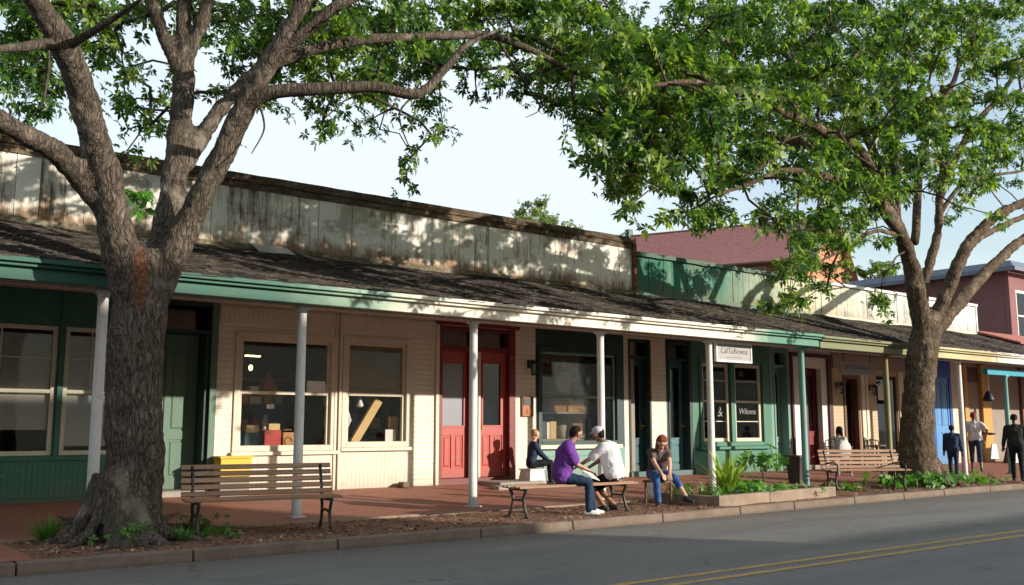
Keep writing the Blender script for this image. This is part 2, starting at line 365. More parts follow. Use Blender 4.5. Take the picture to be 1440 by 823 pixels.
def glass_mat(name, tint=(.55, .55, .52), refl=.14):
    t = NT(name)
    tr = t.add('ShaderNodeBsdfTransparent'); tr.inputs[0].default_value = (*tint, 1)
    gl = t.add('ShaderNodeBsdfGlossy'); gl.inputs['Roughness'].default_value = .03
    v = t.coord(kind='Position'); bp = t.add('ShaderNodeBump'); bp.inputs['Strength'].default_value = .05; bp.inputs['Distance'].default_value = .02
    t.link(t.noise(v, 1.6, 2), bp.inputs['Height']); t.link(bp.outputs[0], gl.inputs['Normal'])
    fr = t.add('ShaderNodeFresnel'); fr.inputs['IOR'].default_value = 1.5
    f = t.math('ADD', t.math('MULTIPLY', fr.outputs[0], 1.1), refl, True)
    mx = t.add('ShaderNodeMixShader'); t.link(f, mx.inputs[0]); t.link(tr.outputs[0], mx.inputs[1]); t.link(gl.outputs[0], mx.inputs[2])
    t.link(mx.outputs[0], t.out.inputs['Surface']); return t.m
GLASS = glass_mat('window_glass', (.95, .95, .93), .0)
FROST = glass_mat('door_glass', (.5, .5, .5), .12)
t = NT('milky_door_glass'); t.col((.22, .23, .25)); t.rough(.25); MILK = t.m

# ------------------------------------------------------------ mesh helpers
class MB:
    def __init__(s): s.v = []; s.f = []; s.mi = []; s.k = 0
    def _a(s, vs, fs):
        o = len(s.v); s.v += [tuple(p) for p in vs]; s.f += [tuple(o + i for i in f) for f in fs]; s.mi += [s.k] * len(fs); return s
    def box(s, x0, x1, y0, y1, z0, z1, M=None, tap=None):
        vs = [Vector((x, y, z)) for z in (z0, z1) for y in (y0, y1) for x in (x0, x1)]
        if M is not None: vs = [M @ p for p in vs]
        return s._a(vs, [(0, 2, 3, 1), (4, 5, 7, 6), (0, 1, 5, 4), (1, 3, 7, 5), (3, 2, 6, 7), (2, 0, 4, 6)])
    def quad(s, *ps): return s._a(ps, [tuple(range(len(ps)))])
    def hexa(s, b, t): return s._a(list(b) + list(t), [(3, 2, 1, 0), (4, 5, 6, 7), (0, 1, 5, 4), (1, 2, 6, 5), (2, 3, 7, 6), (3, 0, 4, 7)])
    def prism(s, pts, d):          # polygon (ccw seen against d) extruded by vector d
        n = len(pts); d = Vector(d); pts = [Vector(p) for p in pts]
        return s._a(pts + [p + d for p in pts], [tuple(range(n))[::-1], tuple(range(n, 2 * n))] + [(i, (i + 1) % n, n + (i + 1) % n, n + i) for i in range(n)])
    def tube(s, pts, rad, n=8, cap=True, flat=None):
        pts = [Vector(p) for p in pts]; m = len(pts)
        if isinstance(rad, (int, float)): rad = [rad] * m
        vs = []; ref = None
        for i, p in enumerate(pts):
            d = (pts[min(i + 1, m - 1)] - pts[max(i - 1, 0)])
            d = d.normalized() if d.length > 1e-9 else Vector((0, 0, 1))
            if ref is None: ref = Vector((1, 0, 0)) if abs(d.x) < .8 else Vector((0, 1, 0))
            a = (ref - d * ref.dot(d)).normalized(); ref = a; b = d.cross(a)
            for j in range(n):
                th = 2 * math.pi * j / n
                vs.append(p + (a * math.cos(th) + b * math.sin(th)) * rad[i])
        fs = [(i * n + j, i * n + (j + 1) % n, (i + 1) * n + (j + 1) % n, (i + 1) * n + j) for i in range(m - 1) for j in range(n)]
        if cap: fs += [tuple(range(n))[::-1], tuple(range((m - 1) * n, m * n))]
        return s._a(vs, fs)
    def cap(s, p0, r0, p1, r1, n=12):    # closed tapered capsule
        p0 = Vector(p0); p1 = Vector(p1); d = p1 - p0
        d = d.normalized() if d.length > 1e-6 else Vector((0, 0, 1))
        pts = []; rr = []
        for a in (85, 55, 25, 0): pts.append(p0 - d * r0 * math.sin(R(a))); rr.append(r0 * math.cos(R(a)))
        for a in (0, 25, 55, 85): pts.append(p1 + d * r1 * math.sin(R(a)) + d * 1e-4); rr.append(r1 * math.cos(R(a)))
        return s.tube(pts, rr, n)
    def ball(s, c, r, n=14):
        c = Vector(c); r = Vector(r) if not isinstance(r, (int, float)) else Vector((r, r, r))
        vs = []; m = n // 2
        for i in range(1, m):
            ph = math.pi * i / m
            for j in range(n):
                th = 2 * math.pi * j / n
                vs.append(c + Vector((r.x * math.sin(ph) * math.cos(th), r.y * math.sin(ph) * math.sin(th), r.z * math.cos(ph))))
        vs += [c + Vector((0, 0, r.z)), c - Vector((0, 0, r.z))]; T = len(vs) - 2; B = T + 1
        fs = [(i * n + j, (i + 1) * n + j, (i + 1) * n + (j + 1) % n, i * n + (j + 1) % n) for i in range(m - 2) for j in range(n)]
        fs += [(T, j, (j + 1) % n) for j in range(n)] + [(B, (m - 2) * n + (j + 1) % n, (m - 2) * n + j) for j in range(n)]
        return s._a(vs, fs)
    def lathe(s, prof, c, n=20):        # [(r,z)...]
        c = Vector(c); m = len(prof)
        vs = [c + Vector((r * math.cos(2 * math.pi * j / n), r * math.sin(2 * math.pi * j / n), z)) for r, z in prof for j in range(n)]
        fs = [(i * n + j, i * n + (j + 1) % n, (i + 1) * n + (j + 1) % n, (i + 1) * n + j) for i in range(m - 1) for j in range(n)]
        fs += [tuple(range(n))[::-1], tuple(range((m - 1) * n, m * n))]
        return s._a(vs, fs)
    def build(s, name, mats, parent=None, smooth=False, bevel=0, mods=None):
        me = bpy.data.meshes.new(name)
        o = origin_of(parent)
        vs = [(x - o[0], y - o[1], z - o[2]) for x, y, z in s.v] if parent is not None and WORLD[0] else s.v
        me.from_pydata(vs, [], s.f)
        if not isinstance(mats, (list, tuple)): mats = [mats]
        for m in mats: me.materials.append(m)
        if len(mats) > 1: me.polygons.foreach_set('material_index', s.mi)
        if smooth: me.polygons.foreach_set('use_smooth', [True] * len(me.polygons))
        me.update()
        ob = bpy.data.objects.new(name, me); COL.objects.link(ob)
        if parent is not None: ob.parent = parent
        if bevel:
            b = ob.modifiers.new('bevel', 'BEVEL'); b.width = bevel; b.segments = 2; b.limit_method = 'ANGLE'
        for md in (mods or []): md(ob)
        return ob
WORLD = [True]
def origin_of(p):
    x = Vector((0, 0, 0))
    while p is not None: x = x + p.location; p = p.parent
    return x
def tag(o, label=None, cat=None, group=None, kind=None):
    if label: o['label'] = label
    if cat: o['category'] = cat
    if group: o['group'] = group
    if kind: o['kind'] = kind
    return o
def empty(name, loc, label, cat, group=None, rz=0, sc=1):
    o = bpy.data.objects.new(name, None); COL.objects.link(o); o.empty_display_size = .3
    o.location = loc; o.rotation_euler = (0, 0, rz); o.scale = (sc,) * 3
    return tag(o, label, cat, group)
def copy_tree(o, parent=None):
    c = o.copy(); COL.objects.link(c); c.parent = parent
    for ch in list(o.children): copy_tree(ch, c)
    return c
def remesh(vox, smooth=True):
    def f(ob):
        m = ob.modifiers.new('remesh', 'REMESH'); m.mode = 'VOXEL'; m.voxel_size = vox; m.use_smooth_shade = True
        if smooth:
            s = ob.modifiers.new('smooth', 'SMOOTH'); s.factor = .5; s.iterations = 3
    return f
def displace(size, strength, name='disp'):
    def f(ob):
        tx = bpy.data.textures.new(name, 'CLOUDS'); tx.noise_scale = size; tx.noise_depth = 3
        d = ob.modifiers.new('displace', 'DISPLACE'); d.texture = tx; d.strength = strength; d.mid_level = .5; d.texture_coords = 'GLOBAL'
    return f
def catmull(pts, rad, k=5):
    P = [Vector(p) for p in pts]; out = []; rr = []
    for i in range(len(P) - 1):
        a = P[max(i - 1, 0)]; b = P[i]; c = P[i + 1]; d = P[min(i + 2, len(P) - 1)]
        for j in range(k):
            t = j / k
            out.append(.5 * ((2 * b) + (c - a) * t + (2 * a - 5 * b + 4 * c - d) * t * t + (3 * b - a - 3 * c + d) * t ** 3))
            rr.append(rad[i] * (1 - t) + rad[i + 1] * t)
    out.append(P[-1]); rr.append(rad[-1]); return out, rr
def structure(mb, name, mat, **k): return tag(mb.build(name, mat, **k), kind='structure')

# ------------------------------------------------------------ world, sun
SUN_AZ, SUN_EL = R(33), R(14.8)         # azimuth measured from the facade normal towards the right
sdir = Vector((math.sin(SUN_AZ) * math.cos(SUN_EL), -math.cos(SUN_AZ) * math.cos(SUN_EL), math.sin(SUN_EL)))
W = bpy.data.worlds.new('World'); S.world = W; W.use_nodes = True
wt = W.node_tree; bg = wt.nodes['Background']
sky = wt.nodes.new('ShaderNodeTexSky'); sky.sky_type = 'NISHITA'; sky.sun_disc = False
sky.sun_elevation = SUN_EL; sky.sun_rotation = math.atan2(sdir.x, sdir.y); sky.air_density = 1.2; sky.dust_density = 2.0; sky.ozone_density = 1.5
tc = wt.nodes.new('ShaderNodeTexCoord'); mp = wt.nodes.new('ShaderNodeMapping'); mp.inputs['Scale'].default_value = (1.2, 1.2, 3.2)
nz = wt.nodes.new('ShaderNodeTexNoise'); nz.inputs['Scale'].default_value = 1.3; nz.inputs['Detail'].default_value = 7; nz.inputs['Roughness'].default_value = .52
cr = wt.nodes.new('ShaderNodeValToRGB'); cr.color_ramp.elements[0].position = .36; cr.color_ramp.elements[1].position = .58
cr.color_ramp.elements[0].color = (.22, .22, .22, 1); cr.color_ramp.elements[1].color = (.95, .95, .95, 1)
mx = wt.nodes.new('ShaderNodeMix'); mx.data_type = 'RGBA'
wt.links.new(tc.outputs['Generated'], mp.inputs[0]); wt.links.new(mp.outputs[0], nz.inputs['Vector']); wt.links.new(nz.outputs['Fac'], cr.inputs[0])
wt.links.new(cr.outputs[0], mx.inputs[0]); wt.links.new(sky.outputs[0], mx.inputs[6]); mx.inputs[7].default_value = (3.55, 3.98, 4.40, 1)
wt.links.new(mx.outputs[2], bg.inputs[0]); bg.inputs['Strength'].default_value = .15
sl = bpy.data.lights.new('sun', 'SUN'); sl.energy = 3.7; sl.angle = R(.6); sl.color = (1.0, .92, .80)
so = bpy.data.objects.new('sun', sl); COL.objects.link(so); so.rotation_euler = sdir.to_track_quat('Z', 'Y').to_euler()
S.view_settings.view_transform = 'Standard'; S.view_settings.look = 'None'; S.view_settings.exposure = .82; S.view_settings.gamma = 1
S.render.engine = 'CYCLES'; S.cycles.max_bounces = 6; S.cycles.transparent_max_bounces = 12; S.cycles.use_denoising = True

# ------------------------------------------------------------ ground, road, kerb
m = MB(); m.quad((-300, -300, -.06), (600, -300, -.06), (600, 600, -.06), (-300, 600, -.06)); structure(m, 'ground', concrete('ground_earth', (.2, .17, .13)))
KX = [(-12, 10.85), (0, 10.8), (4, 10.74), (8, 10.68), (11, 10.74), (13, 10.87), (16, 11.04), (19, 11.16), (24, 11.27), (40, 11.3), (120, 11.3)]
def ky(x):
    for (a, b), (c, d) in zip(KX, KX[1:]):
        if a <= x <= c: return b + (d - b) * (x - a) / (c - a)
    return KX[-1][1]
m = MB()
xs = [-60] + [k[0] for k in KX]
for a, b in zip(xs, xs[1:]):
    m.quad((a, 0.2, .016), (a, -2.2, 0), (b, -2.2, 0), (b, 0.2, .016)); m.quad((a, ky(max(a, -12)) + .02, 0), (a, .2, .016), (b, .2, .016), (b, ky(b) + .02, 0))
structure(m, 'road', ASPH)
m = MB()
for y in (6.44, 6.74):
    for i in range(60):
        x0 = -20 + i * 2.0
        z = lambda yy: .016 * (1 - (yy - .2) / 10.6) + .004
        m.quad((x0, y - .055, z(y - .055)), (x0 + 2.0, y - .055, z(y - .055)), (x0 + 2.0, y + .055, z(y + .055)), (x0, y + .055, z(y + .055)))
structure(m, 'road_marking', YLINE)
m = MB(); x = -11.0; i = 0
while x < 60:
    L = 1.85 + .25 * math.sin(i * 2.3); x1 = x + L
    a, b = ky(x), ky(x1); zt = .13 + .006 * math.sin(i * 3.1); g = .008
    m.hexa([(x + g, a, -.05), (x1 - g, b, -.05), (x1 - g, b + .17, -.05), (x + g, a + .17, -.05)], [(x + g, a + .02, zt), (x1 - g, b + .02, zt), (x1 - g, b + .17, zt), (x + g, a + .17, zt)])
    x = x1; i += 1
structure(m, 'kerb', CONC, bevel=.018)
m = MB()                                   # dirt in the gutter joint
m2 = MB()
NX = 180
def gz(x, y): return .118 + .02 * noise.noise(Vector((x * 1.3, y * 1.3, 0))) + .012 * noise.noise(Vector((x * 5, y * 5, 3)))
ny = 12
for i in range(NX):
    xa = 2.3 + i * (24.5 - 2.3) / NX; xb = 2.3 + (i + 1) * (24.5 - 2.3) / NX
    for j in range(ny):
        f = lambda x, t: (x, (ky(x) + .16) * (1 - t) + (12.95) * t, )
        p = []
        for xx, tt in ((xa, j / ny), (xb, j / ny), (xb, (j + 1) / ny), (xa, (j + 1) / ny)):
            yy = f(xx, tt)[1]; p.append((xx, yy, gz(xx, yy) + (.0 if 0 < tt < 1 else -.01)))
        m2.quad(*p)
structure(m2, 'mulch_strip', MULCH, smooth=True)
# pavement: rises gently from the verge to the shop fronts
def sidewalk_z(y): return .135 if y < 12.6 else .135 + .015 * (y - 12.6) / 1.2 if y < 13.8 else .15 + .15 * min(1, (y - 13.8) / 3.0)
m = MB()
for (a, b) in [(-60, 2.3), (24.5, 120)]:
    xx = [a] + [k for k in [-12, 0] + [40] if a < k < b] + [b]
    for p, q in zip(xx, xx[1:]): m.quad((p, ky(max(p, -12)) + .165, .132), (q, ky(max(q, -12)) + .165, .132), (q, 12.9, .135), (p, 12.9, .135))
Y5 = [12.9, 13.8, 16.8, 17.6]
for p, q in zip(Y5, Y5[1:]): m.quad((-60, p, sidewalk_z(p)), (120, p, sidewalk_z(p)), (120, q, sidewalk_z(q)), (-60, q, sidewalk_z(q)))
structure(m, 'pavement', PAVE)
m = MB(); m.box(2.2, 24.6, 12.86, 12.95, .05, .143); structure(m, 'pavement_edging', CONC2)
# leaf litter on the mulch
m = MB()
for i in range(2600):
    x = random.uniform(2.4, 24); y = random.uniform(ky(x) + .18, 12.8); z = gz(x, y) + .012
    if 13 < x < 16.9: continue
    a = random.uniform(0, 6.3); l = random.uniform(.02, .055); w = l * random.uniform(.25, .6); tz = random.uniform(-.02, .02)
    c, s_ = math.cos(a), math.sin(a)
    m.quad((x - c * l, y - s_ * l, z - tz), (x + s_ * w, y - c * w, z + .006), (x + c * l, y + s_ * l, z + tz), (x - s_ * w, y + c * w, z))
t = NT('dry_litter'); isl = t.island(); t.col(t.ramp(isl, [(0, (.08, .035, .02)), (.4, (.2, .09, .045)), (.8, (.36, .2, .1)), (1, (.45, .33, .2))])); t.rough(.9)
tag(m.build('leaf_litter', t.m), kind='stuff')
m = MB()
for i in range(500):
    x = random.uniform(0, 26); y = ky(x) - abs(random.gauss(0, .16)) - .02
    a = random.uniform(0, 6.3); l = random.uniform(.012, .035); w = l * .5; c, s_ = math.cos(a), math.sin(a); z = .006 + .001 * (i % 5)
    m.quad((x - c * l, y - s_ * l, z), (x + s_ * w, y - c * w, z + .004), (x + c * l, y + s_ * l, z + .002), (x - s_ * w, y + c * w, z))
tag(m.build('gutter_litter', t.m), kind='stuff')

# ------------------------------------------------------------ buildings
YF = 16.8
def wall(parent, name, mat, x0, x1, z0, z1, holes=(), y0=YF, y1=YF + .16):
    xs = sorted({x0, x1, *[h[0] for h in holes if x0 <= h[0] <= x1], *[h[1] for h in holes if x0 <= h[1] <= x1]})
    zs = sorted({z0, z1, *[h[2] for h in holes if z0 <= h[2] <= z1], *[h[3] for h in holes if z0 <= h[3] <= z1]})
    def solid(i, j):
        if i < 0 or j < 0 or i >= len(xs) - 1 or j >= len(zs) - 1: return False
        cx = (xs[i] + xs[i + 1]) / 2; cz = (zs[j] + zs[j + 1]) / 2
        return not any(h[0] < cx < h[1] and h[2] < cz < h[3] for h in holes)
    m = MB()
    for i in range(len(xs) - 1):
        for j in range(len(zs) - 1):
            if not solid(i, j): continue
            a, b, c, d = xs[i], xs[i + 1], zs[j], zs[j + 1]
            m.quad((a, y0, c), (b, y0, c), (b, y0, d), (a, y0, d)); m.quad((b, y1, c), (a, y1, c), (a, y1, d), (b, y1, d))
            if not solid(i - 1, j): m.quad((a, y1, c), (a, y0, c), (a, y0, d), (a, y1, d))
            if not solid(i + 1, j): m.quad((b, y0, c), (b, y1, c), (b, y1, d), (b, y0, d))
            if not solid(i, j - 1): m.quad((a, y1, c), (b, y1, c), (b, y0, c), (a, y0, c))
            if not solid(i, j + 1): m.quad((a, y0, d), (b, y0, d), (b, y1, d), (a, y1, d))
    return m.build(name, mat, parent)
def frame(m, x0, x1, z0, z1, w, y0, y1):    # rectangular frame of four butted bars
    m.box(x0, x0 + w, y0, y1, z0, z1); m.box(x1 - w, x1, y0, y1, z0, z1)
    m.box(x0 + w, x1 - w, y0, y1, z0, z0 + w); m.box(x0 + w, x1 - w, y0, y1, z1 - w, z1)
def window(parent, x0, x1, z0, z1, mat, mid=None, fw=.07, muntins=(), vm=(), glass=None, sill=None, casing=None, y=YF):
    m = MB(); frame(m, x0, x1, z0, z1, fw, y + .03, y + .11)
    if mid: m.box(x0 + fw, x1 - fw, y + .035, y + .105, mid - .03, mid + .03)
    for z in muntins: m.box(x0 + fw, x1 - fw, y + .05, y + .085, z - .012, z + .012)
    for (x, a, b) in vm: m.box(x - .012, x + .012, y + .048, y + .087, a, b)
    w = m.build('window', mat, parent, bevel=.006)
    g = MB(); g.box(x0 + fw * .6, x1 - fw * .6, y + .066, y + .072, z0 + fw * .6, z1 - fw * .6); g.build('pane', glass or GLASS, w)
    if casing:
        c = MB(); e = .11; frame(c, x0 - e, x1 + e, z0 - .02, z1 + e, e - .003, y - .035, y + .02); c.build('casing', casing, w, bevel=.008)
    if sill:
        c = MB(); c.box(x0 - .14, x1 + .14, y - .09, y + .03, z0 - .09, z0 - .023); c.build('sill', sill, w, bevel=.008)
    return w
def door(parent, x0, x1, z0, z1, mat, y, panels=(), glz=None, glass=None, handle=None, hm=None):
    """leaf with raised stiles; panels=[(x0,x1,z0,z1)] recessed; glz=(x0,x1,z0,z1)"""
    m = MB()
    holes = list(panels) + ([glz] if glz else [])
    d = wall(parent, 'door', mat, x0, x1, z0, z1, holes, y, y + .05)
    if panels:
        m = MB()
        for (a, b, c, e) in panels:
            m.box(a, b, y + .02, y + .03, c, e)
            m.hexa([(a + .03, y + .021, c + .03), (b - .03, y + .021, c + .03), (b - .03, y + .021, e - .03), (a + .03, y + .021, e - .03)][::-1], [(a + .06, y + .007, c + .06), (b - .06, y + .007, c + .06), (b - .06, y + .007, e - .06), (a + .06, y + .007, e - .06)][::-1])
        m.build('door_panel', mat, d)
    if glz:
        g = MB(); g.box(glz[0], glz[1], y + .022, y + .028, glz[2], glz[3]); g.build('pane', glass or FROST, d)
        g = MB(); frame(g, glz[0] - .02, glz[1] + .02, glz[2] - .02, glz[3] + .02, .03, y - .012, y + .012); g.build('glazing_bead', mat, d)
    if handle:
        h = MB(); hx, hz = handle; h.box(hx - .02, hx + .02, y - .012, y, hz - .09, hz + .09)
        h.cap((hx, y - .012, hz), .012, (hx, y - .05, hz), .012, 8); h.ball((hx, y - .07, hz), .028, 10)
        h.build('handle', hm or plain('brass', (.5, .36, .14), .35, .9), d, smooth=True)
    return d
def porch(parent, x0, x1, fm, ztop=0.0, soff=CEIL):
    # stepped shingle courses between eave (Y 13.0) and wall
    m = MB(); n = 34; ya, za, yb, zb = 12.98, 3.53 + ztop, 16.72, 4.68 + ztop * .3
    for k in range(n):
        t0, t1 = k / n, (k + 1) / n
        y0, y1 = ya + (yb - ya) * t0, ya + (yb - ya) * t1; z0, z1 = za + (zb - za) * t0, za + (zb - za) * t1
        x = x0 + random.uniform(-.05, .0)
        while x < x1:
            w = random.uniform(.09, .24); xe = min(x + w - .006, x1 + .02); j = random.uniform(-.012, .012); zz = random.uniform(.010, .020); wav = .018 * math.sin(x * 1.1 + k * .2) + .012 * math.sin(x * 2.7)
            m.hexa([(x, y0 - .02 + j, z0 + wav), (xe, y0 - .02 + j, z0 + wav), (xe, y1 + .05, z1 + wav), (x, y1 + .05, z1 + wav)], [(x, y0 - .02 + j, z0 + zz + wav), (xe, y0 - .02 + j, z0 + zz + wav), (xe, y1 + .05, z1 + .012 + wav), (x, y1 + .05, z1 + .012 + wav)])
            x += w
    r = m.build('porch_roof', SHING, parent)
    m = MB(); m.hexa([(x0, 13.22, 3.37 + ztop), (x1, 13.22, 3.37 + ztop), (x1, 16.79, 3.66), (x0, 16.79, 3.66)], [(x0, 13.22, 3.39 + ztop), (x1, 13.22, 3.39 + ztop), (x1, 16.79, 3.68), (x0, 16.79, 3.68)])
    m.build('ceiling', soff, r)
    m = MB(); m.box(x0, x1, 13.10, 13.19, 3.27 + ztop, 3.43 + ztop); m.box(x0 - .02, x1 + .02, 13.02, 13.19, 3.433 + ztop, 3.475 + ztop); m.box(x0 - .02, x1 + .02, 12.96, 13.19, 3.478 + ztop, 3.54 + ztop)
    m.build('fascia', fm, r, bevel=.008)
    m = MB(); m.box(x0, x1, 13.42, 13.56, 3.26 + ztop, 3.36 + ztop); m.build('beam', soff, r, bevel=.01)
    # end gable closing boards
    for xe in (x0, x1 - .03):
        m = MB(); m.prism([(xe, 13.2, 3.39 + ztop), (xe, 16.7, 3.69), (xe, 16.7, zb - .03), (xe, 13.2, za - .0)], (.03, 0, 0)); m.build('end_board', fm, r)
    return r
def post(parent, x, mat, y=13.5, r=.073, top=3.27, base=True):
    m = MB(); z0 = sidewalk_z(y) - .02
    m.lathe([(r * 1.12, z0), (r * 1.12, z0 + .10), (r, z0 + .14), (r * .97, 1.8), (r * .93, top - .12), (r * 1.08, top - .09), (r * 1.08, top + .02)], (x, y, 0), 20)
    m.box(x - r * 1.3, x + r * 1.3, y - r * 1.3, y + r * 1.3, top - .045, top + .0)
    if base: m.box(x - r * 1.45, x + r * 1.45, y - r * 1.45, y + r * 1.45, z0 - .05, z0 + .045)
    o = m.build('porch_post', mat, parent, bevel=.006)
    for p in o.data.polygons: p.use_smooth = abs(p.normal.z) < .5
    return o
def parapet(parent, x0, x1, ztop, mat, pitch=.3, z0=4.66, y=16.72):
    m = MB(); x = x0
    while x < x1 - .02:
        w = min(pitch * random.uniform(.75, 1.2), x1 - x); j = random.uniform(-.008, .008)
        m.box(x + .005, x + w - .005, y + j, y + .035 + j, z0 + random.uniform(-.0, .02), ztop - .1)
        x += w
    m.box(x0, x1, y + .05, y + .2, z0 - .6, ztop - .12)
    return m.build('parapet', mat, parent)
def jitter_bar(m, x0, x1, y0, y1, z0, z1, n, a):   # ragged timber
    for i in range(n):
        xa = x0 + (x1 - x0) * i / n; xb = x0 + (x1 - x0) * (i + 1) / n
        f = lambda x, k: a * noise.noise(Vector((x * 1.7, k, 0))) + a * .5 * noise.noise(Vector((x * 7, k, 0)))
        m.hexa([(xa, y0 + f(xa, 1), z0 + f(xa, 2)), (xb, y0 + f(xb, 1), z0 + f(xb, 2)), (xb, y1, z0 + f(xb, 2)), (xa, y1, z0 + f(xa, 2))], [(xa, y0 + f(xa, 1), z1 + f(xa, 3)), (xb, y0 + f(xb, 1), z1 + f(xb, 3)), (xb, y1, z1 + f(xb, 3)), (xa, y1, z1 + f(xa, 3))])
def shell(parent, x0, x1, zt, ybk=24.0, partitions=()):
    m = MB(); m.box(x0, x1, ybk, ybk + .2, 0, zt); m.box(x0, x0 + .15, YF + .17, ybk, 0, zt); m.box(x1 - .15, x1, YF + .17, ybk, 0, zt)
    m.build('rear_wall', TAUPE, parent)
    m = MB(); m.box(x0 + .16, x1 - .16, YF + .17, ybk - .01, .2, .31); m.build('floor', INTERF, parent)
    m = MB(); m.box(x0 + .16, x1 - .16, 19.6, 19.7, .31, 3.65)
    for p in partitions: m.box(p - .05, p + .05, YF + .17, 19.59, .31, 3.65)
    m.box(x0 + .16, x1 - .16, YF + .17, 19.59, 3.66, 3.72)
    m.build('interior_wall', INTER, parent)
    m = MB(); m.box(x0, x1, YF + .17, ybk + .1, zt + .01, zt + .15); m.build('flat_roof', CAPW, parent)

# ---- building 1: long weathered building with green and cream shop fronts
B1 = empty('wooden_shop_building', (6.3, 17, 0), 'long single-storey wooden shop building with peeling white board parapet, cream front and red double door', 'building')
hg1 = (.55, 3.68, 1.02, 3.10)
WG1 = (2.02 - 1.0, 3.67, 1.02, 3.08); WG2 = (3.78, 4.62, 1.02, 3.08); WG0 = (-1.7, .85, 1.02, 3.08)
wall(B1, 'green_wall', GREEN, -5, 4.95, .2, 3.7, [WG0, WG1, WG2])
m = MB(); m.box(-5, 4.93, YF - .03, YF - .002, .36, .93)
m.build('green_wainscot', GREEN_B, B1)
m = MB(); m.box(-5, 4.95, YF - .05, YF - .002, .2, .355); m.box(-5, 4.95, YF - .05, YF - .002, .935, 1.0); m.build('green_rail', GREEN, B1, bevel=.006)
for (a, b, c, d), vs in ((WG0, [-.4]), (WG1, [1.9, 2.85]), (WG2, [4.2])):
    w = window(B1, a, b, c, d, CREAM_SILL, mid=2.03, fw=.07, muntins=[2.56], vm=[(q, 2.06, d - .07) for q in vs])
    bl = MB(); bl.box(a + .075, b - .075, YF + .125, YF + .135, 1.42 if b < 3.7 else 1.16, 2.95)
    for q in (1.75, 2.4): bl.box(a + .08, b - .08, YF + .119, YF + .124, q, q + .02)
    bl.build('blind', GREYB, w)
m = MB(); m.box(3.69, 3.76, YF - .03, YF - .002, 1.0, 3.7); m.build('window_pilaster', GREEN, B1)
# things inside green window
m = MB(); m.box(1.2, 3.5, YF + .3, YF + .7, .9, 1.04); b_ = tag(m.build('display_shelf', BROWNP), 'brown wooden shelf inside the green shop window under the half drawn blind', 'shelf')
# green recessed doorway
wall(B1, 'green_doorway', DKGREEN, 4.95, 6.29, .2, 3.7, [(5.05, 6.17, .2, 3.58)])
m = MB(); m.box(4.96, 5.04, YF - .05, YF + .5, .3, 3.6); m.box(6.17, 6.29, YF - .05, YF - .002, .3, 3.66); m.build('door_jamb', GREEN_DOOR, B1, bevel=.006)
m = MB(); m.box(5.05, 6.17, YF + .02, YF + .45, 3.1, 3.16); m.box(6.1, 6.165, YF + .02, YF + .45, .3, 3.09); m.build('door_lintel', DKGREEN, B1)
g = MB(); g.box(5.05, 6.17, YF + .4, YF + .41, 3.17, 3.57); g.build('transom_pane', FROST, B1)
dd = door(B1, 5.06, 6.09, .40, 3.09, GREEN_DOOR, YF + .38, panels=[(5.2, 5.53, .6, 1.25), (5.62, 5.95, .6, 1.25), (5.2, 5.53, 1.4, 2.85), (5.62, 5.95, 1.4, 2.85)], handle=(5.15, 1.6))
m = MB(); m.box(5.0, 6.2, YF - .12, YF + .42, .22, .39); m.build('door_step', CONC3, B1, bevel=.01)
# cream front
WA = (6.73, 8.53, 1.05, 3.08); WB = (8.88, 10.2, 1.10, 3.11)
RD = (10.98, 12.97, .2, 3.58); WC = (13.72, 16.0, 1.08, 3.16)
wall(B1, 'cream_wall', CREAM, 6.29, 13.55, .2, 3.7, [WA, WB, RD])
window(B1, *WA, CREAM_T, mid=2.09, fw=.06, casing=CREAM_T, sill=CREAM_SILL)
wb = window(B1, *WB, CREAM_T, mid=2.10, fw=.06, casing=CREAM_T, sill=CREAM_SILL)
m = MB(); m.box(6.62, 8.62, YF - .02, YF - .002, .30, .95); m.box(8.76, 10.3, YF - .02, YF - .002, .30, .98); m.build('cream_wainscot', CREAM_B, B1)
m = MB(); m.box(8.68, 8.74, YF - .07, YF - .002, .2, 3.62); m.box(8.60, 8.655, YF - .045, YF - .002, .2, 3.62); m.build('cream_pilaster', CREAM_T, B1, bevel=.006)
m = MB(); m.box(6.32, 10.9, YF - .025, YF - .002, 3.32, 3.62); m.build('frieze_board', CREAM_B, B1)
m = MB()
for i in range(15):
    z = 2.27 + i * .056
    m.hexa([(8.95, YF + .082, z), (10.13, YF + .082, z), (10.13, YF + .115, z + .034), (8.95, YF + .115, z + .034)], [(8.95, YF + .084, z + .006), (10.13, YF + .084, z + .006), (10.13, YF + .117, z + .04), (8.95, YF + .117, z + .04)])
m.box(8.95, 10.13, YF + .095, YF + .1, 2.13, 2.26); m.box(8.95, 10.13, YF + .15, YF + .155, 2.26, 3.08)
m.build('slatted_blind', paint('dark_olive_blind', (.62, .48, .30), .6, .2), wb)
def text(body, size, loc, mat, parent=None, name='lettering', rot=(math.pi / 2, 0, 0), ext=.003, sx=1.0, shear=0):
    cu = bpy.data.curves.new(name, 'FONT'); cu.body = body; cu.size = size; cu.extrude = ext; cu.align_x = 'CENTER'; cu.align_y = 'CENTER'; cu.shear = shear; cu.resolution_u = 2
    to = bpy.data.objects.new(name, cu); COL.objects.link(to)
    dg = bpy.context.evaluated_depsgraph_get(); me = bpy.data.meshes.new_from_object(to.evaluated_get(dg)); bpy.data.objects.remove(to)
    o = bpy.data.objects.new(name, me); COL.objects.link(o); me.materials.clear(); me.materials.append(mat)
    M = Matrix.Translation(Vector(loc) - (origin_of(parent) if WORLD[0] else Vector())) @ Euler(rot).to_matrix().to_4x4() @ Matrix.Diagonal((sx, 1, 1, 1))
    me.transform(M); o.parent = parent; return o
OLDLET = plain('faded_cream_lettering', (.16, .11, .06)); WLET = plain('white_lettering', (.22, .22, .22)); DLET = plain('dark_lettering', (.10, .10, .12))
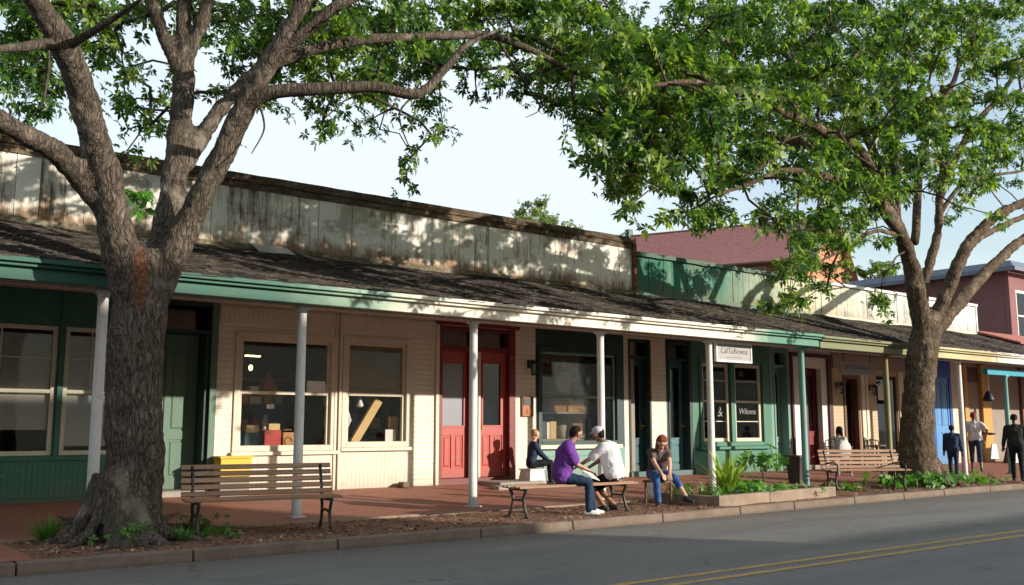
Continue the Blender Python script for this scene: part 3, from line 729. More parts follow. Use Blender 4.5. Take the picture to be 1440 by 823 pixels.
text('ARRIUCOMHANAGET', .15, (9.54, YF + .09, 2.195), OLDLET, wb, sx=.86)
# red doorway
m = MB()
m.box(10.98, 11.06, YF - .03, YF + .3, .42, 3.58); m.box(12.80, 12.97, YF - .03, YF + .3, .42, 3.58); m.box(11.06, 12.80, YF + .02, YF + .3, 3.07, 3.17)
m.box(11.06, 12.80, YF + .02, YF + .3, 3.5, 3.58); m.box(11.86, 11.92, YF + .04, YF + .28, 3.171, 3.499); m.box(11.78, 11.97, YF + .02, YF + .3, .42, 3.069); m.build('door_frame', REDF, B1, bevel=.006)
m = MB(); m.box(10.9, 13.06, YF - .08, YF - .002, 3.585, 3.68); m.build('door_head', REDF, B1, bevel=.01)
m = MB(); m.box(10.90, 10.977, YF - .045, YF - .002, .3, 3.58); m.box(11.98, 12.04, YF - .02, YF + .03, .42, 3.06); m.build('white_trim', CREAM_SILL, B1, bevel=.006)
g = MB(); g.box(11.06, 12.8, YF + .15, YF + .16, 3.17, 3.5); g.build('transom_pane', FROST, B1)
door(B1, 11.06, 11.78, .43, 3.07, REDD, YF + .12, panels=[(11.17, 11.39, .62, 1.3), (11.46, 11.68, .62, 1.3)], glz=(11.15, 11.70, 1.49, 2.81), glass=MILK)
door(B1, 12.05, 12.80, .43, 3.07, REDD, YF + .10, panels=[(12.14, 12.38, .62, 1.3), (12.45, 12.70, .62, 1.3)], glz=(12.17, 12.66, 1.5, 2.84), handle=(12.11, 1.45))
m = MB(); m.box(10.98, 12.97, YF - .02, YF + .35, .25, .42); m.build('door_sill', REDF, B1, bevel=.01)
# dark green shop window C
wall(B1, 'dark_green_wall', DKGREEN, 13.55, 16.27, 1.0, 3.7, [WC])
wall(B1, 'sea_green_stallriser', SEAGREEN, 13.55, 16.27, .2, .997)
window(B1, *WC, SEAGREEN, mid=2.16, fw=.05, vm=[], casing=DKGREEN)
m = MB(); m.box(13.6, 16.1, YF - .12, YF + .02, .985, 1.075); m.build('window_sill', CREAM_SILL, B1, bevel=.01)
m = MB(); frame(m, 13.75, 16.0, .38, .93, .1, YF - .025, YF - .002); m.build('panel_moulding', SEAGREEN, B1)
wall(B1, 'cream_pier', CREAM, 16.27, 16.6, .2, 3.7, [(16.42, 16.7, .2, 3.6)])
# porch of building 1
porch(B1, -5, 18.82, FASC1)
for x, mt in [(.4, POSTW), (3.47, POSTW), (6.35, POSTW), (9.53, POSTW), (12.47, POSTW), (15.54, POSTW), (18.68, TEALP)]: post(B1, x, mt)
parapet(B1, -5, 16.58, 6.05, PARA1, .34)
m = MB(); jitter_bar(m, -5, 16.62, 16.66, 16.95, 5.93, 6.07, 80, .02); jitter_bar(m, -5, 16.6, 16.69, 16.75, 5.80, 5.925, 60, .01); m.build('parapet_coping', CAPW, B1)
m = MB(); jitter_bar(m, -5, 16.6, 16.66, 16.719, 4.62, 4.77, 80, .022); m.build('parapet_foot', FOOTW, B1)
m = MB(); m.box(16.52, 16.62, 16.64, 16.76, 4.66, 5.93); m.build('corner_board', rotten('rusty_corner_wood', (.09, .03, .015), (.2, .08, .04), (.3, .16, .09)), B1)
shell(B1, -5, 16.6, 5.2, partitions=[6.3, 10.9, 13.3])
m = MB(); m.hexa([(8.35 - 1.55, 16.3, 4.58), (8.1 - .6, 16.3, 4.58), (8.1 - .6, 16.68, 4.76), (8.35 - 1.55, 16.68, 4.76)], [(6.8, 16.3, 4.60), (7.5, 16.3, 4.595), (7.5, 16.68, 4.78), (6.8, 16.68, 4.80)]); m.build('loose_flashing', paint('galvanised_sheet', (.4, .4, .38), .45, .3), B1)

# ---- building 2: green parapet
B2 = empty('green_shop_building', (20.5, 17, 0), 'green painted shop building with green board parapet and small-paned green window', 'building')
DD = (16.42, 17.18, .2, 3.6)
def recess_door(P, x0, x1, jm, dm, glz=True, depth=.35, ztop=3.58, tr=3.12, glass=None, step=CONC3):
    m = MB(); m.box(x0, x0 + .06, YF - .02, YF + depth, .38, ztop); m.box(x1 - .06, x1, YF - .02, YF + depth, .38, ztop); m.box(x0 + .06, x1 - .06, YF + .05, YF + depth, tr, tr + .07); m.box(x0 + .06, x1 - .06, YF + .0, YF + depth, ztop - .05, ztop)
    m.build('door_frame', jm, P, bevel=.005)
    g = MB(); g.box(x0 + .06, x1 - .06, YF + .2, YF + .21, tr + .07, ztop - .05); g.build('transom_pane', FROST, P)
    a, b = x0 + .065, x1 - .065
    door(P, a, b, .42, tr, dm, YF + depth - .12, panels=[(a + .1, b - .1, .55, 1.05)] if glz else [], glz=(a + .11, b - .11, 1.2, tr - .15) if glz else None, glass=glass, handle=(b - .06, 1.5))
    m = MB(); m.box(x0, x1, YF - .06, YF + depth + .1, .22, .415); m.build('door_step', step, P, bevel=.01)
wall(B2, 'cream_pier', CREAM, 16.6, 17.71, .2, 3.7, [(16.42, 17.18, .2, 3.6)])
recess_door(B2, 16.42, 17.18, DKGREEN, TEAL, step=TEAL2)
wall(B2, 'dark_teal_wall', DKGREEN, 17.71, 18.67, .2, 3.7, [(17.78, 18.6, .2, 3.6)])
recess_door(B2, 17.78, 18.6, DKGREEN, TEAL2, step=TEAL2)
WF1 = (19.04, 20.10, 1.10, 3.12); WF2 = (20.30, 21.42, 1.10, 3.14)
wall(B2, 'green_wall', GREEN_BR, 18.67, 21.83, .2, 3.7, [WF1, WF2])
for ww, n in ((WF1, 0), (WF2, 1)): window(B2, *ww, CREAM_SILL, mid=2.14, fw=.09, muntins=[2.68, 1.62])
m = MB(); frame(m, 18.92, 21.54, .98, 3.26, .10, YF - .04, YF - .002); m.box(20.12, 20.28, YF - .04, YF - .002, 1.081, 3.159); m.build('window_casing', GREEN_BR, B2, bevel=.008)
m = MB(); m.box(18.8, 21.66, YF - .12, YF - .002, .9, .975); m.box(18.67, 21.83, YF - .04, YF - .002, .2, .45); m.build('window_sill', GREEN_BR, B2, bevel=.008)
text('Al', .2, (20.65, YF + .05, 2.88), WLET, B2); text('Wanno', .25, (20.86, YF + .05, 2.42), WLET, B2); text('Wiloms', .22, (20.86, YF + .05, 1.88), WLET, B2, shear=.2); text('&', .38, (19.75, YF + .05, 1.86), WLET, B2)
wall(B2, 'sea_green_wall', SEAGREEN, 21.83, 22.68, .2, 3.7, [(21.95, 22.6, .2, 3.6)])
recess_door(B2, 21.95, 22.6, SEAGREEN, SEAGREEN, glass=FROST, step=SEAGREEN)
wall(B2, 'white_wall', WHITE, 22.68, 24.25, .2, 3.7, [(23.35, 24.15, .2, 3.15)])
m = MB(); m.box(22.70, 22.78, YF - .06, YF - .002, .3, 3.45); m.box(24.42, 24.6, YF - .06, YF - .002, .3, 3.45); m.box(22.70, 24.6, YF - .07, YF - .002, 3.455, 3.56); m.build('maroon_surround', MAROON, B2)
m = MB(); m.box(23.35, 23.45, YF - .02, YF + .3, .4, 3.15); m.build('door_jamb', REDF, B2)
door(B2, 23.46, 24.14, .42, 3.12, REDF, YF + .22, panels=[(23.55, 24.05, .55, 1.2)], glz=(23.57, 24.03, 1.35, 2.95))
m = MB(); m.box(23.35, 24.15, YF - .05, YF + .3, .22, .41); m.build('door_step', CONC3, B2)
wall(B2, 'white_pier', WHITE, 24.253, 24.62, .2, 3.7)
parapet(B2, 16.62, 24.2, 5.74, PARA2, .26, z0=4.6)
m = MB(); jitter_bar(m, 16.6, 24.22, 16.64, 16.95, 5.64, 5.74, 40, .012); m.build('parapet_coping', fade_paint('green_coping', [(0, (.03, .1, .07)), (.7, (.08, .14, .08)), (.95, (.45, .42, .25)), (1, (.5, .48, .3))], 16.6, 24.2), B2)
m = MB(); jitter_bar(m, 16.62, 24.2, 16.65, 16.719, 4.6, 4.75, 30, .012); m.build('parapet_foot', fade_paint('green_foot', [(0, (.04, .13, .08)), (.7, (.10, .15, .09)), (1, (.4, .38, .26))], 16.6, 24.2), B2)
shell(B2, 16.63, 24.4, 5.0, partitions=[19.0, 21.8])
porch(B2, 18.86, 27.0, FASC2, -.02)
post(B2, 22.1, OLIVE, r=.075)

# ---- building 3: white parapet, cafe, blue door, ochre piers
B3 = empty('white_parapet_building', (29, 17, 0), 'far shop building with clean white board parapet, blue door and ochre pillars', 'building')
wall(B3, 'tan_wall', TANW, 24.63, 28.6, .2, 3.7, [(25.2, 26.0, .2, 3.0), (26.95, 28.1, .62, 3.05)])
m = MB(); m.box(25.2, 25.3, YF - .03, YF + .2, .3, 3.0); m.box(25.9, 26.0, YF - .03, YF + .2, .3, 3.0); m.box(25.3, 25.9, YF - .03, YF + .2, 2.9, 3.0); m.build('door_frame', BROWNP, B3)
door(B3, 25.31, 25.89, .4, 2.9, MAROON, YF + .15, glz=(25.4, 25.8, .9, 2.8))
m = MB(); m.box(26.1, 26.28, YF - .04, YF - .002, .3, 3.2); m.box(28.15, 28.4, YF - .04, YF - .002, .3, 3.2); m.box(26.3, 26.42, YF - .06, YF - .002, .3, 3.2); m.build('cream_pilaster', CREAM_SILL, B3)
m = MB(); m.box(24.7, 28.5, YF - .05, YF - .002, 3.21, 3.6); m.build('signboard_fascia', TAUPE, B3)
window(B3, 26.95, 28.1, .62, 3.05, BROWNP, fw=.05)
wall(B3, 'blue_wall', BLUE, 28.6, 31.4, .2, 3.7, [(30.3, 31.25, .2, 3.1), (28.9, 29.9, 1.0, 3.1)])
window(B3, 28.9, 29.9, 1.0, 3.1, CREAM_SILL, mid=2.1)
m = MB(); m.box(30.15, 31.35, YF - .1, YF - .002, .2, .5); m.build('door_step', LBLUE, B3)
door(B3, 30.32, 31.23, .4, 3.1, LBLUE, YF + .03, panels=[(30.42, 30.75, .6, 1.3), (30.82, 31.15, .6, 1.3), (30.42, 30.75, 1.5, 2.9), (30.82, 31.15, 1.5, 2.9)])
wall(B3, 'cream_wall', CREAM_T, 31.4, 31.9, .2, 3.7)
wall(B3, 'taupe_wall', TAUPE, 31.9, 44, .2, 3.7, [(36.5, 37.6, .2, 3.0), (38.6, 41, .9, 3.0)])
m = MB()
for x, w in ((32.0, .25), (33.2, .6)): m.box(x, x + w, YF - .12, YF - .002, .25, 3.62)
m.build('ochre_pillar', OCHRE, B3, bevel=.01)
m = MB(); m.box(36.1, 36.4, YF - .1, YF - .002, .25, 3.62); m.build('brown_pillar', BROWNP, B3)
m = MB(); m.box(32.4, 33.1, YF - .04, YF - .002, 3.0, 3.5); m.build('dark_panel', MAROON, B3)
parapet(B3, 24.22, 33.2, 5.72, PARA2, .28, z0=4.6)
m = MB(); m.box(24.22, 33.25, 16.66, 16.95, 5.64, 5.72); m.box(33.18, 33.26, 16.7, 17.2, 4.6, 5.63); m.build('parapet_coping', WHITE, B3)
m = MB(); m.box(24.22, 33.2, 16.66, 16.719, 4.55, 4.72); m.build('parapet_foot', CREAM_T, B3)
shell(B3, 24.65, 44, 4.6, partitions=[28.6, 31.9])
porch(B3, 27.03, 44, FASC2, -.02)
post(B3, 25.66, POSTW); post(B3, 35, POSTW); post(B3, 38.5, POSTW)
# cyan awning with its teal post, between
AW = empty('cyan_awning', (30, 13.9, 0), 'bright cyan flat awning on a pale teal post at the right edge', 'awning')
m = MB(); m.box(27.5, 31.8, 13.62, 13.75, 2.96, 3.14); m.hexa([(27.6, 13.755, 3.0), (31.8, 13.755, 3.0), (31.8, 14.1, 3.05), (27.9, 14.1, 3.05)], [(27.6, 13.755, 3.04), (31.8, 13.755, 3.04), (31.8, 14.1, 3.1), (27.9, 14.1, 3.1)]); m.build('canopy', CYAN, AW, bevel=.01)
post(AW, 28.62, TEALP, y=13.69, r=.07, top=2.97).name = 'awning_post'

# red porch roof over the next shop
B4 = empty('mauve_building', (43, 24, 0), 'two-storey mauve rendered building with blue-grey metal roof at far right', 'building')
wall(B4, 'front_wall', MAUVE, 37.0, 50, 3.7, 7.45, [(37.5, 38.5, 4.75, 6.7), (40.5, 41.5, 4.75, 6.7)], 17.3, 17.5)
for a in (37.5, 40.5): window(B4, a, a + 1.0, 4.75, 6.7, WHITE, mid=5.7, y=17.3, fw=.12)
m = MB(); m.box(37.0, 37.2, 17.51, 40, 0, 7.45); m.box(49.8, 50, 17.51, 40, 0, 7.45); m.box(37.2, 49.8, 39.8, 40, 0, 7.45); m.box(37.2, 49.8, 20.5, 20.6, 3.7, 7.4); m.build('side_wall', MAUVE, B4)
m = MB(); m.hexa([(36.6, 16.9, 7.46), (50.4, 16.9, 7.46), (50.4, 40.4, 7.46), (36.6, 40.4, 7.46)], [(36.8, 17.1, 7.72), (50.2, 17.1, 7.72), (50.2, 40.2, 7.72), (36.8, 40.2, 7.72)]); m.build('roof', BLUEROOF, B4)
m = MB(); m.box(36.5, 50.5, 16.8, 16.88, 7.3, 7.45); m.box(36.5, 36.58, 16.88, 40.4, 7.3, 7.45); m.build('gutter', BLUEROOF, B4)
m = MB(); m.box(42, 43, 24, 25, 7.73, 8.3); m.box(43.5, 44.1, 27, 27.6, 7.73, 8.6); m.build('roof_vent', BLUEROOF, B4)
m = MB(); m.hexa([(32.4, 14.9, 4.18), (50, 14.9, 4.18), (50, 16.9, 4.78), (33.3, 16.9, 4.78)], [(32.4, 14.9, 4.24), (50, 14.9, 4.24), (50, 16.9, 4.84), (33.3, 16.9, 4.84)]); m.build('red_porch_roof', REDPORCH, B4)
# red roofed building behind
def CW(L, D, z): return (FW * D).xy.to_3d() / FW.xy.length * 1.0 + RT * L + Vector((0, 0, z))
BR = empty('red_roofed_building', CW(5, 52, 0), 'orange rendered building with a big dusty red tiled gable roof behind the green parapet', 'building')
P1 = CW(13, 42, 0); dv = (CW(5.7, 45.8, 0) - P1).normalized(); pv = Vector((0, 0, 1)).cross(dv); pv = pv if (CW(13, 60, 0) - P1).dot(pv) > 0 else -pv
LL, HW = 26, 6.6; ze, zr = 8.95, 11.9
a0 = P1; a1 = P1 + dv * LL; b0 = P1 + pv * 2 * HW; b1 = a1 + pv * 2 * HW; Z = lambda p, z: Vector((p.x, p.y, z))
# front wall pieces with two window openings
m = MB(); th = pv * .2
segs = [(0, 1.8), (2.7, 3.0), (3.9, LL)]
for s0, s1 in segs: m.hexa([Z(a0 + dv * s0, 0), Z(a0 + dv * s1, 0), Z(a0 + dv * s1 + th, 0), Z(a0 + dv * s0 + th, 0)][::-1], [Z(a0 + dv * s0, ze), Z(a0 + dv * s1, ze), Z(a0 + dv * s1 + th, ze), Z(a0 + dv * s0 + th, ze)][::-1])
for s0, s1 in ((1.8, 2.7), (3.0, 3.9)):
    for z0, z1 in ((0, 7.3), (8.65, ze)): m.hexa([Z(a0 + dv * s0, z0), Z(a0 + dv * s1, z0), Z(a0 + dv * s1 + th, z0), Z(a0 + dv * s0 + th, z0)][::-1], [Z(a0 + dv * s0, z1), Z(a0 + dv * s1, z1), Z(a0 + dv * s1 + th, z1), Z(a0 + dv * s0 + th, z1)][::-1])
for p in (a0 + th, a1 - dv * .2 + th):
    mid = p + pv * (HW - .2)
    m.prism([Z(p, 0), Z(p + pv * (2 * HW - .4), 0), Z(p + pv * (2 * HW - .4), ze), Z(mid, zr - .05), Z(p, ze)], dv * .2)
m.hexa([Z(b0, 0), Z(b1, 0), Z(b1 - th, 0), Z(b0 - th, 0)][::-1], [Z(b0, ze), Z(b1, ze), Z(b1 - th, ze), Z(b0 - th, ze)][::-1])
m.build('wall', ORANGE, BR)
for s0 in (1.8, 3.0):
    m = MB(); q = a0 + dv * s0 + pv * .05
    for u0, u1, z0, z1 in ((0, .08, 7.3, 8.65), (.82, .9, 7.3, 8.65), (.08, .82, 7.3, 7.38), (.08, .82, 8.57, 8.65), (.08, .82, 7.95, 8.0)):
        m.hexa([Z(q + dv * u0, z0), Z(q + dv * u1, z0), Z(q + dv * u1 + pv * .1, z0), Z(q + dv * u0 + pv * .1, z0)][::-1], [Z(q + dv * u0, z1), Z(q + dv * u1, z1), Z(q + dv * u1 + pv * .1, z1), Z(q + dv * u0 + pv * .1, z1)][::-1])
    w = m.build('window', WHITE, BR)
    g = MB(); g.quad(Z(q + pv * .08, 7.35), Z(q + pv * .08 + dv * .9, 7.35), Z(q + pv * .08 + dv * .9, 8.6), Z(q + pv * .08, 8.6)); g.build('pane', MILK, w)
m = MB(); ov = .5
e0 = a0 - dv * ov - pv * ov; e1 = a1 + dv * ov - pv * ov; r0 = a0 - dv * ov + pv * HW; r1 = a1 + dv * ov + pv * HW; f0 = b0 - dv * ov + pv * ov; f1 = b1 + dv * ov + pv * ov
ez = ze - ov * (zr - ze) / HW
NR = 40
for (A0, A1, B0, B1_) in ((e0, e1, r0, r1), (f0, f1, r0, r1)):
    for k in range(NR):
        t0, t1 = k / NR, (k + 1) / NR
        P = lambda A, B, tt, dz: Z(A.lerp(B, tt), ez + (zr - ez) * tt + dz)
        m.hexa([P(A0, B0, t0, 0), P(A1, B1_, t0, 0), P(A1, B1_, t1, 0), P(A0, B0, t1, 0)], [P(A0, B0, t0, .09), P(A1, B1_, t0, .09), P(A1, B1_, t1, .05), P(A0, B0, t1, .05)])
m.build('roof', REDROOF, BR)
m = MB(); m.tube([Z(r0, zr + .06), Z(r1, zr + .06)], .1, 8); m.tube([Z(e0, ez + .0), Z(e1, ez + .0)], .08, 6); m.build('ridge_and_gutter', BROWNP, BR)

# unseen building added across the street, sized to shade road and left shopfront
BX = empty('unseen_shade_building', (0, -17, 0), 'plain plastered building added out of view across the street to shade the road', 'building')
m = MB(); m.box(-45, 24.8, -24, -14, 0, 11.5); m.box(24.81, 70, -24, -14, 0, 6.7); m.build('wall', CREAM_SILL, BX)  # block heights set the shade edge; pale wall colour bounces fill light
m = MB(); m.box(-45.1, 24.9, -24.1, -13.8, 11.5, 11.7); m.box(24.91, 70.1, -24.1, -13.8, 6.7, 6.85); m.build('roof', BROWNP, BX)
m = MB()
for i in range(22): m.box(-40 + i * 4.6, -38.2 + i * 4.6, -13.99, -13.95, 1, 2.9)
m.build('window', WHITE, BX)
exec_marker = None

# ------------------------------------------------------------ trees
def rosettes(name, P, Lsc, mat, parent, up=.55, nl=7, size=(.085, .18), width=.40):
    """palmate leaf rosettes at points P (n,3)"""
    n = len(P)
    nrm = rng.normal(size=(n, 3)) * .75; nrm[:, 2] += up * .95; nrm += np.array([.30, -.42, 0])   # leaves face the light
    nrm /= np.linalg.norm(nrm, axis=1)[:, None]
    a = np.cross(nrm, rng.normal(size=(n, 3))); a /= np.linalg.norm(a, axis=1)[:, None]; b = np.cross(nrm, a)
    L = rng.uniform(size[0], size[1], n) * Lsc
    V = []; 
    for k in range(nl):
        th = 2 * math.pi * (k + .5) / nl * .86 + rng.uniform(-.2, .2, n)
        d = a * np.cos(th)[:, None] + b * np.sin(th)[:, None]; s = -a * np.sin(th)[:, None] + b * np.cos(th)[:, None]
        l = (L * rng.uniform(.7, 1.1, n))[:, None]; w = l * width
        dr = rng.uniform(.0, .5, n)[:, None]
        base = P + d * l * .06
        V.append(np.stack([base, P + d * l * .55 + s * w * .5 - nrm * l * dr * .2, P + d * l - nrm * l * dr * .7 - np.array([0, 0, 1]) * l * .15, P + d * l * .55 - s * w * .5 - nrm * l * dr * .2], 1))
    V = np.concatenate(V, 0); m = len(V)
    o = origin_of(parent); V = V.reshape(-1, 3) - np.array(o)
    me = bpy.data.meshes.new(name); me.vertices.add(m * 4); me.vertices.foreach_set('co', V.astype(np.float32).ravel())
    me.loops.add(m * 4); me.loops.foreach_set('vertex_index', np.arange(m * 4, dtype=np.int32)); me.polygons.add(m)
    me.polygons.foreach_set('loop_start', np.arange(0, m * 4, 4, dtype=np.int32)); me.polygons.foreach_set('loop_total', np.full(m, 4, dtype=np.int32))
    me.update(calc_edges=True); me.materials.append(mat)
    ob = bpy.data.objects.new(name, me); COL.objects.link(ob); ob.parent = parent; return ob
def grow(limbs, clumps, mbtwig, maxr=.05):
    """connect clump centres to the limbs with a branching tree of twigs"""
    nodes = []
    for pts in limbs: nodes += [(p, None) for p in pts]
    pos = np.array([tuple(p) for p, _ in nodes]); parent = [-1] * len(nodes); load = [0] * len(nodes)
    cl = [np.array(c[:3]) for c in clumps]
    d0 = [np.min(np.linalg.norm(pos - c, axis=1)) for c in cl]
    for i in np.argsort(d0):
        c = cl[i]; dist = np.linalg.norm(pos - c, axis=1) + .25 * np.maximum(0, pos[:, 2] - c[2]); j = int(np.argmin(dist)); q = pos[j]; seg = np.linalg.norm(c - q); k = max(2, int(seg / .35))
        bend = rng.normal(size=3) * seg * .07 + np.array([0, 0, seg * .08]); prev = j
        for s in range(1, k + 1):
            t = s / k; p = q * (1 - t) + c * t + bend * math.sin(math.pi * t) + (rng.normal(size=3) * .018 if s < k else 0)
            pos = np.vstack([pos, p]); parent.append(prev); load.append(0); prev = len(parent) - 1
        e = prev
        while e != -1: load[e] += 1; e = parent[e]
    n0 = len(nodes)
    # chains
    kids = {}
    for i in range(n0, len(parent)): kids.setdefault(parent[i], []).append(i)
    rad = lambda i: min(maxr, .0085 * (load[i] ** .55) + .003)
    def walk(i, chain):
        chain.append(i); ks = sorted(kids.get(i, []), key=lambda q: -load[q])
        if not ks: flush(chain); return []
        nxt = [(k, i) for k in ks[1:]]
        return [(ks[0], chain, True)] + [(k, [i], False) for k in ks[1:]]
    def flush(chain):
        if len(chain) > 1: mbtwig.tube([pos[i] for i in chain], [rad(chain[1] if i < n0 else i) for i in chain], 5, cap=False)
    stack = [(k, [r], False) for r in list(kids) if r < n0 for k in kids[r]]
    while stack:
        i, chain, _ = stack.pop(); stack += walk(i, chain)
    return pos[n0:]
def samp(clumps, per, spread=1.0):
    out = []
    for (x, y, z, r, dens) in clumps:
        n = max(10, int(per * dens * (r / .45) ** 2))
        k = max(1, n // 9)
        cs = rng.normal(size=(k, 3)) * np.array([.5, .5, .34]) * r * spread + np.array([x, y, z])
        cs[0] = (x, y, z)
        pick = cs[rng.integers(0, k, n)] + rng.normal(size=(n, 3)) * np.array([.13, .13, .085])
        out.append(pick)
    return np.concatenate(out, 0)
def make_tree(name, loc, label, limbs, thick, clumps, barkm, leafm, per, extra=None, lsc=1.0, roots=(), cat='tree', disp=.05, vox=.035, maxr=.05, lk=.80):
    T = empty(name, loc, label, cat)
    m = MB(); allp = []
    thick = [(a, [q * (.80 if i == 0 else lk) for q in b]) for i, (a, b) in enumerate(thick)]; limbs = [(a, [q * .89 for q in b]) for a, b in limbs]
    for pts, rad in thick:
        p, r = catmull(pts, rad, 6); m.tube(p, r, 14)
    for pts, rad in roots:
        p, r = catmull(pts, rad, 5); m.tube(p, r, 9)
    tr = m.build('trunk', barkm, T, smooth=True, mods=[remesh(vox), lambda o: setattr(o.modifiers['smooth'], 'iterations', 4), displace(.3, disp * 1.7), displace(.09, disp * .7)])
    m = MB()
    for pts, rad in limbs:
        p, r = catmull(pts, rad, 6)
        p = [q + Vector((noise.noise(q * .9), noise.noise(q * .9 + Vector((9, 0, 0))), noise.noise(q * .9 + Vector((0, 9, 0))))) * .07 for q in p]
        m.tube(p, r, 9); allp.append(p)
    for pts, rad in thick[1:]:
        p, r = catmull(pts, rad, 6); allp.append(p[len(p) // 2:])
    mt = m; grow(allp, clumps, mt, maxr)
    mt.build('branches', barkm, T, smooth=True)
    P = samp(clumps, per)
    rosettes('crown', P, lsc, leafm, T)
    if extra: extra(T)
    return T
def px(lst):     # photo pixel + depth plane to world points
    return [at(u, v, Y - 1.5) for u, v, Y in lst]

# ---- tree 1 (near left)
def cells(rows, u0, v0, step, depths, r=.36, thr=1, jit=.4):
    out = []
    for j, row in enumerate(rows):
        for i, ch in enumerate(row):
            if ch in ' .': continue
            d = int(ch)
            for (Y, share) in depths(u0 + i * step, v0 + j * step):
                dd = d * share
                if rng.random() > min(1, dd / 4.5 + .1): continue
                u = u0 + (i + .5) * step + rng.uniform(-jit, jit) * step * .8; v = v0 + (j + .5) * step + rng.uniform(-jit, jit) * step * .8
                p = at(u, v, Y - 1.3 + rng.uniform(-.6, .6)); out.append((p.x, p.y, p.z, r, dd / 6))
    return out
#        0        200       400       600       800
rows1 = ['8876552455666788876789999993',
         '88888622245677777666789999952',
         '7874123432367776677555699994.',
         '55521114432343444444311688831',
         '11..12......22.2224432..3441.',
         '....11...21.32..243.....1....',
         '..............1..31..........']
rows1 = [r[:23].ljust(23, '.') for r in ['88876766788889999999991', '88872334788899988888993', '7631124246677665534999920'[:23], '56112231444544532248840', '1...22..2..32344...0330'.replace('0', '.'), '....1....1..2.24.......', '..............1........']]
def dep1(u, v):
    if u < 430: return [(15.2, .55), (17.2, .5), (18.6, .3)]
    return [(12.4, .3), (14.1, .8), (15.3, .75), (16.6, .5)] if v < 120 and u > 700 else [(12.6, .25), (14.4, .75), (16.2, .55)] if v < 120 else [(14.2, .65), (15.4, .55)]
c1 = cells(rows1, 0, 0, 40, dep1)
for i in range(100):      # crown above and around the frame
    a = rng.uniform(0, 6.28); rr = 6.8 * math.sqrt(rng.uniform(0, 1)); x = 4.0 + rr * math.cos(a); y = 11.9 + rr * .85 * math.sin(a)
    z = 9.3 + 2.6 * rng.uniform(-.25, 1) * math.sqrt(max(0.05, 1 - (rr / 6.9) ** 2))
    v = Vector((x, y, z - HC)); 
    if (y > 3):
        dpt = v.dot(FW); vv = 411.5 - FPX * v.dot(UPV) / dpt
        if vv > -25: z += (vv + 60) / FPX * dpt
    c1.append((x, y, z, .6, .8))
Y1 = 13.9
thick1 = [
 (px([(178, 775, 13.75), (182, 740, Y1), (186, 700, Y1), (190, 640, Y1), (188, 560, Y1), (192, 480, Y1), (198, 420, Y1), (202, 385, Y1), (205, 350, Y1)]), [.44, .44, .44, .43, .42, .42, .42, .38, .22]),
 (px([(185, 430, Y1), (168, 350, 13.8), (150, 260, 13.6), (120, 150, 13.3), (92, 70, 13.0), (42, -10, 12.6), (-10, -80, 12.2)]), [.30, .32, .28, .25, .22, .18, .13]),
 (px([(158, 330, 13.8), (128, 270, 13.7), (80, 215, 13.4), (20, 180, 13.0), (-60, 140, 12.6), (-160, 60, 12)]), [.12, .20, .18, .17, .15, .1]),
 (px([(215, 420, Y1), (228, 350, 14.1), (240, 290, 14.3), (252, 200, 14.5), (258, 120, 14.7), (260, 70, 14.8)]), [.26, .28, .25, .24, .22, .19]),
 (px([(256, 110, 14.7), (228, 45, 14.9), (205, -20, 15.1), (180, -90, 15.3)]), [.14, .14, .12, .09]),
 (px([(258, 100, 14.7), (258, 30, 14.8), (255, -60, 15), (250, -150, 15.2)]), [.16, .15, .13, .09]),
 (px([(262, 90, 14.7), (284, 30, 14.6), (305, -40, 14.4), (330, -120, 14.2)]), [.13, .13, .11, .08]),
 (px([(208, 440, Y1), (238, 370, 13.8), (275, 290, 13.6), (318, 205, 13.3), (355, 130, 13.0), (395, 60, 12.7), (435, -10, 12.4), (490, -90, 12)]), [.26, .28, .24, .22, .20, .17, .14, .1]),
 (px([(262, 235, 14.4), (290, 180, 14.5), (330, 130, 14.7), (375, 85, 15), (430, 20, 15.4), (470, -60, 15.8)]), [.14, .17, .15, .13, .11, .08]),
]
limbs1 = [
 (px([(345, 155, 13.1), (380, 132, 12.8), (440, 124, 12.5), (520, 122, 12.2), (585, 132, 12.0), (625, 95, 11.9), (655, 62, 11.8), (700, 45, 11.7)]), [.12, .105, .095, .085, .08, .06, .04, .02]),
 (px([(375, 95, 12.9), (430, 70, 12.8), (500, 55, 12.8), (570, 53, 12.8), (640, 52, 12.8), (700, 55, 12.8), (760, 78, 12.8), (815, 103, 12.8), (860, 120, 12.8)]), [.10, .085, .08, .075, .075, .07, .055, .04, .02]),
 (px([(385, 80, 12.8), (440, 35, 12.4), (510, -5, 12), (600, -40, 11.6), (720, -70, 11.4)]), [.10, .09, .08, .06, .03]),
 (px([(90, 70, 13), (150, 30, 12.2), (200, 0, 11.5)]), [.07, .04, .02]),
 (px([(80, 60, 13), (20, 60, 12.0), (-40, 80, 11.2)]), [.08, .05, .02]),
 (px([(595, 125, 12), (560, 160, 12.1), (575, 215, 12.2)]), [.02, .015, .008]),
 (px([(700, 60, 12.8), (735, 110, 12.8), (760, 150, 12.8), (740, 165, 12.8)]), [.025, .018, .012, .006]),
 (px([(365, 140, 12.9), (375, 180, 12.9), (355, 215, 12.8)]), [.02, .014, .008]),
 (px([(260, -20, 15), (330, -60, 16.5), (420, -60, 18)]), [.12, .08, .03]),
]
roots1 = []
TC = Vector((3.53, 12.4, 0))
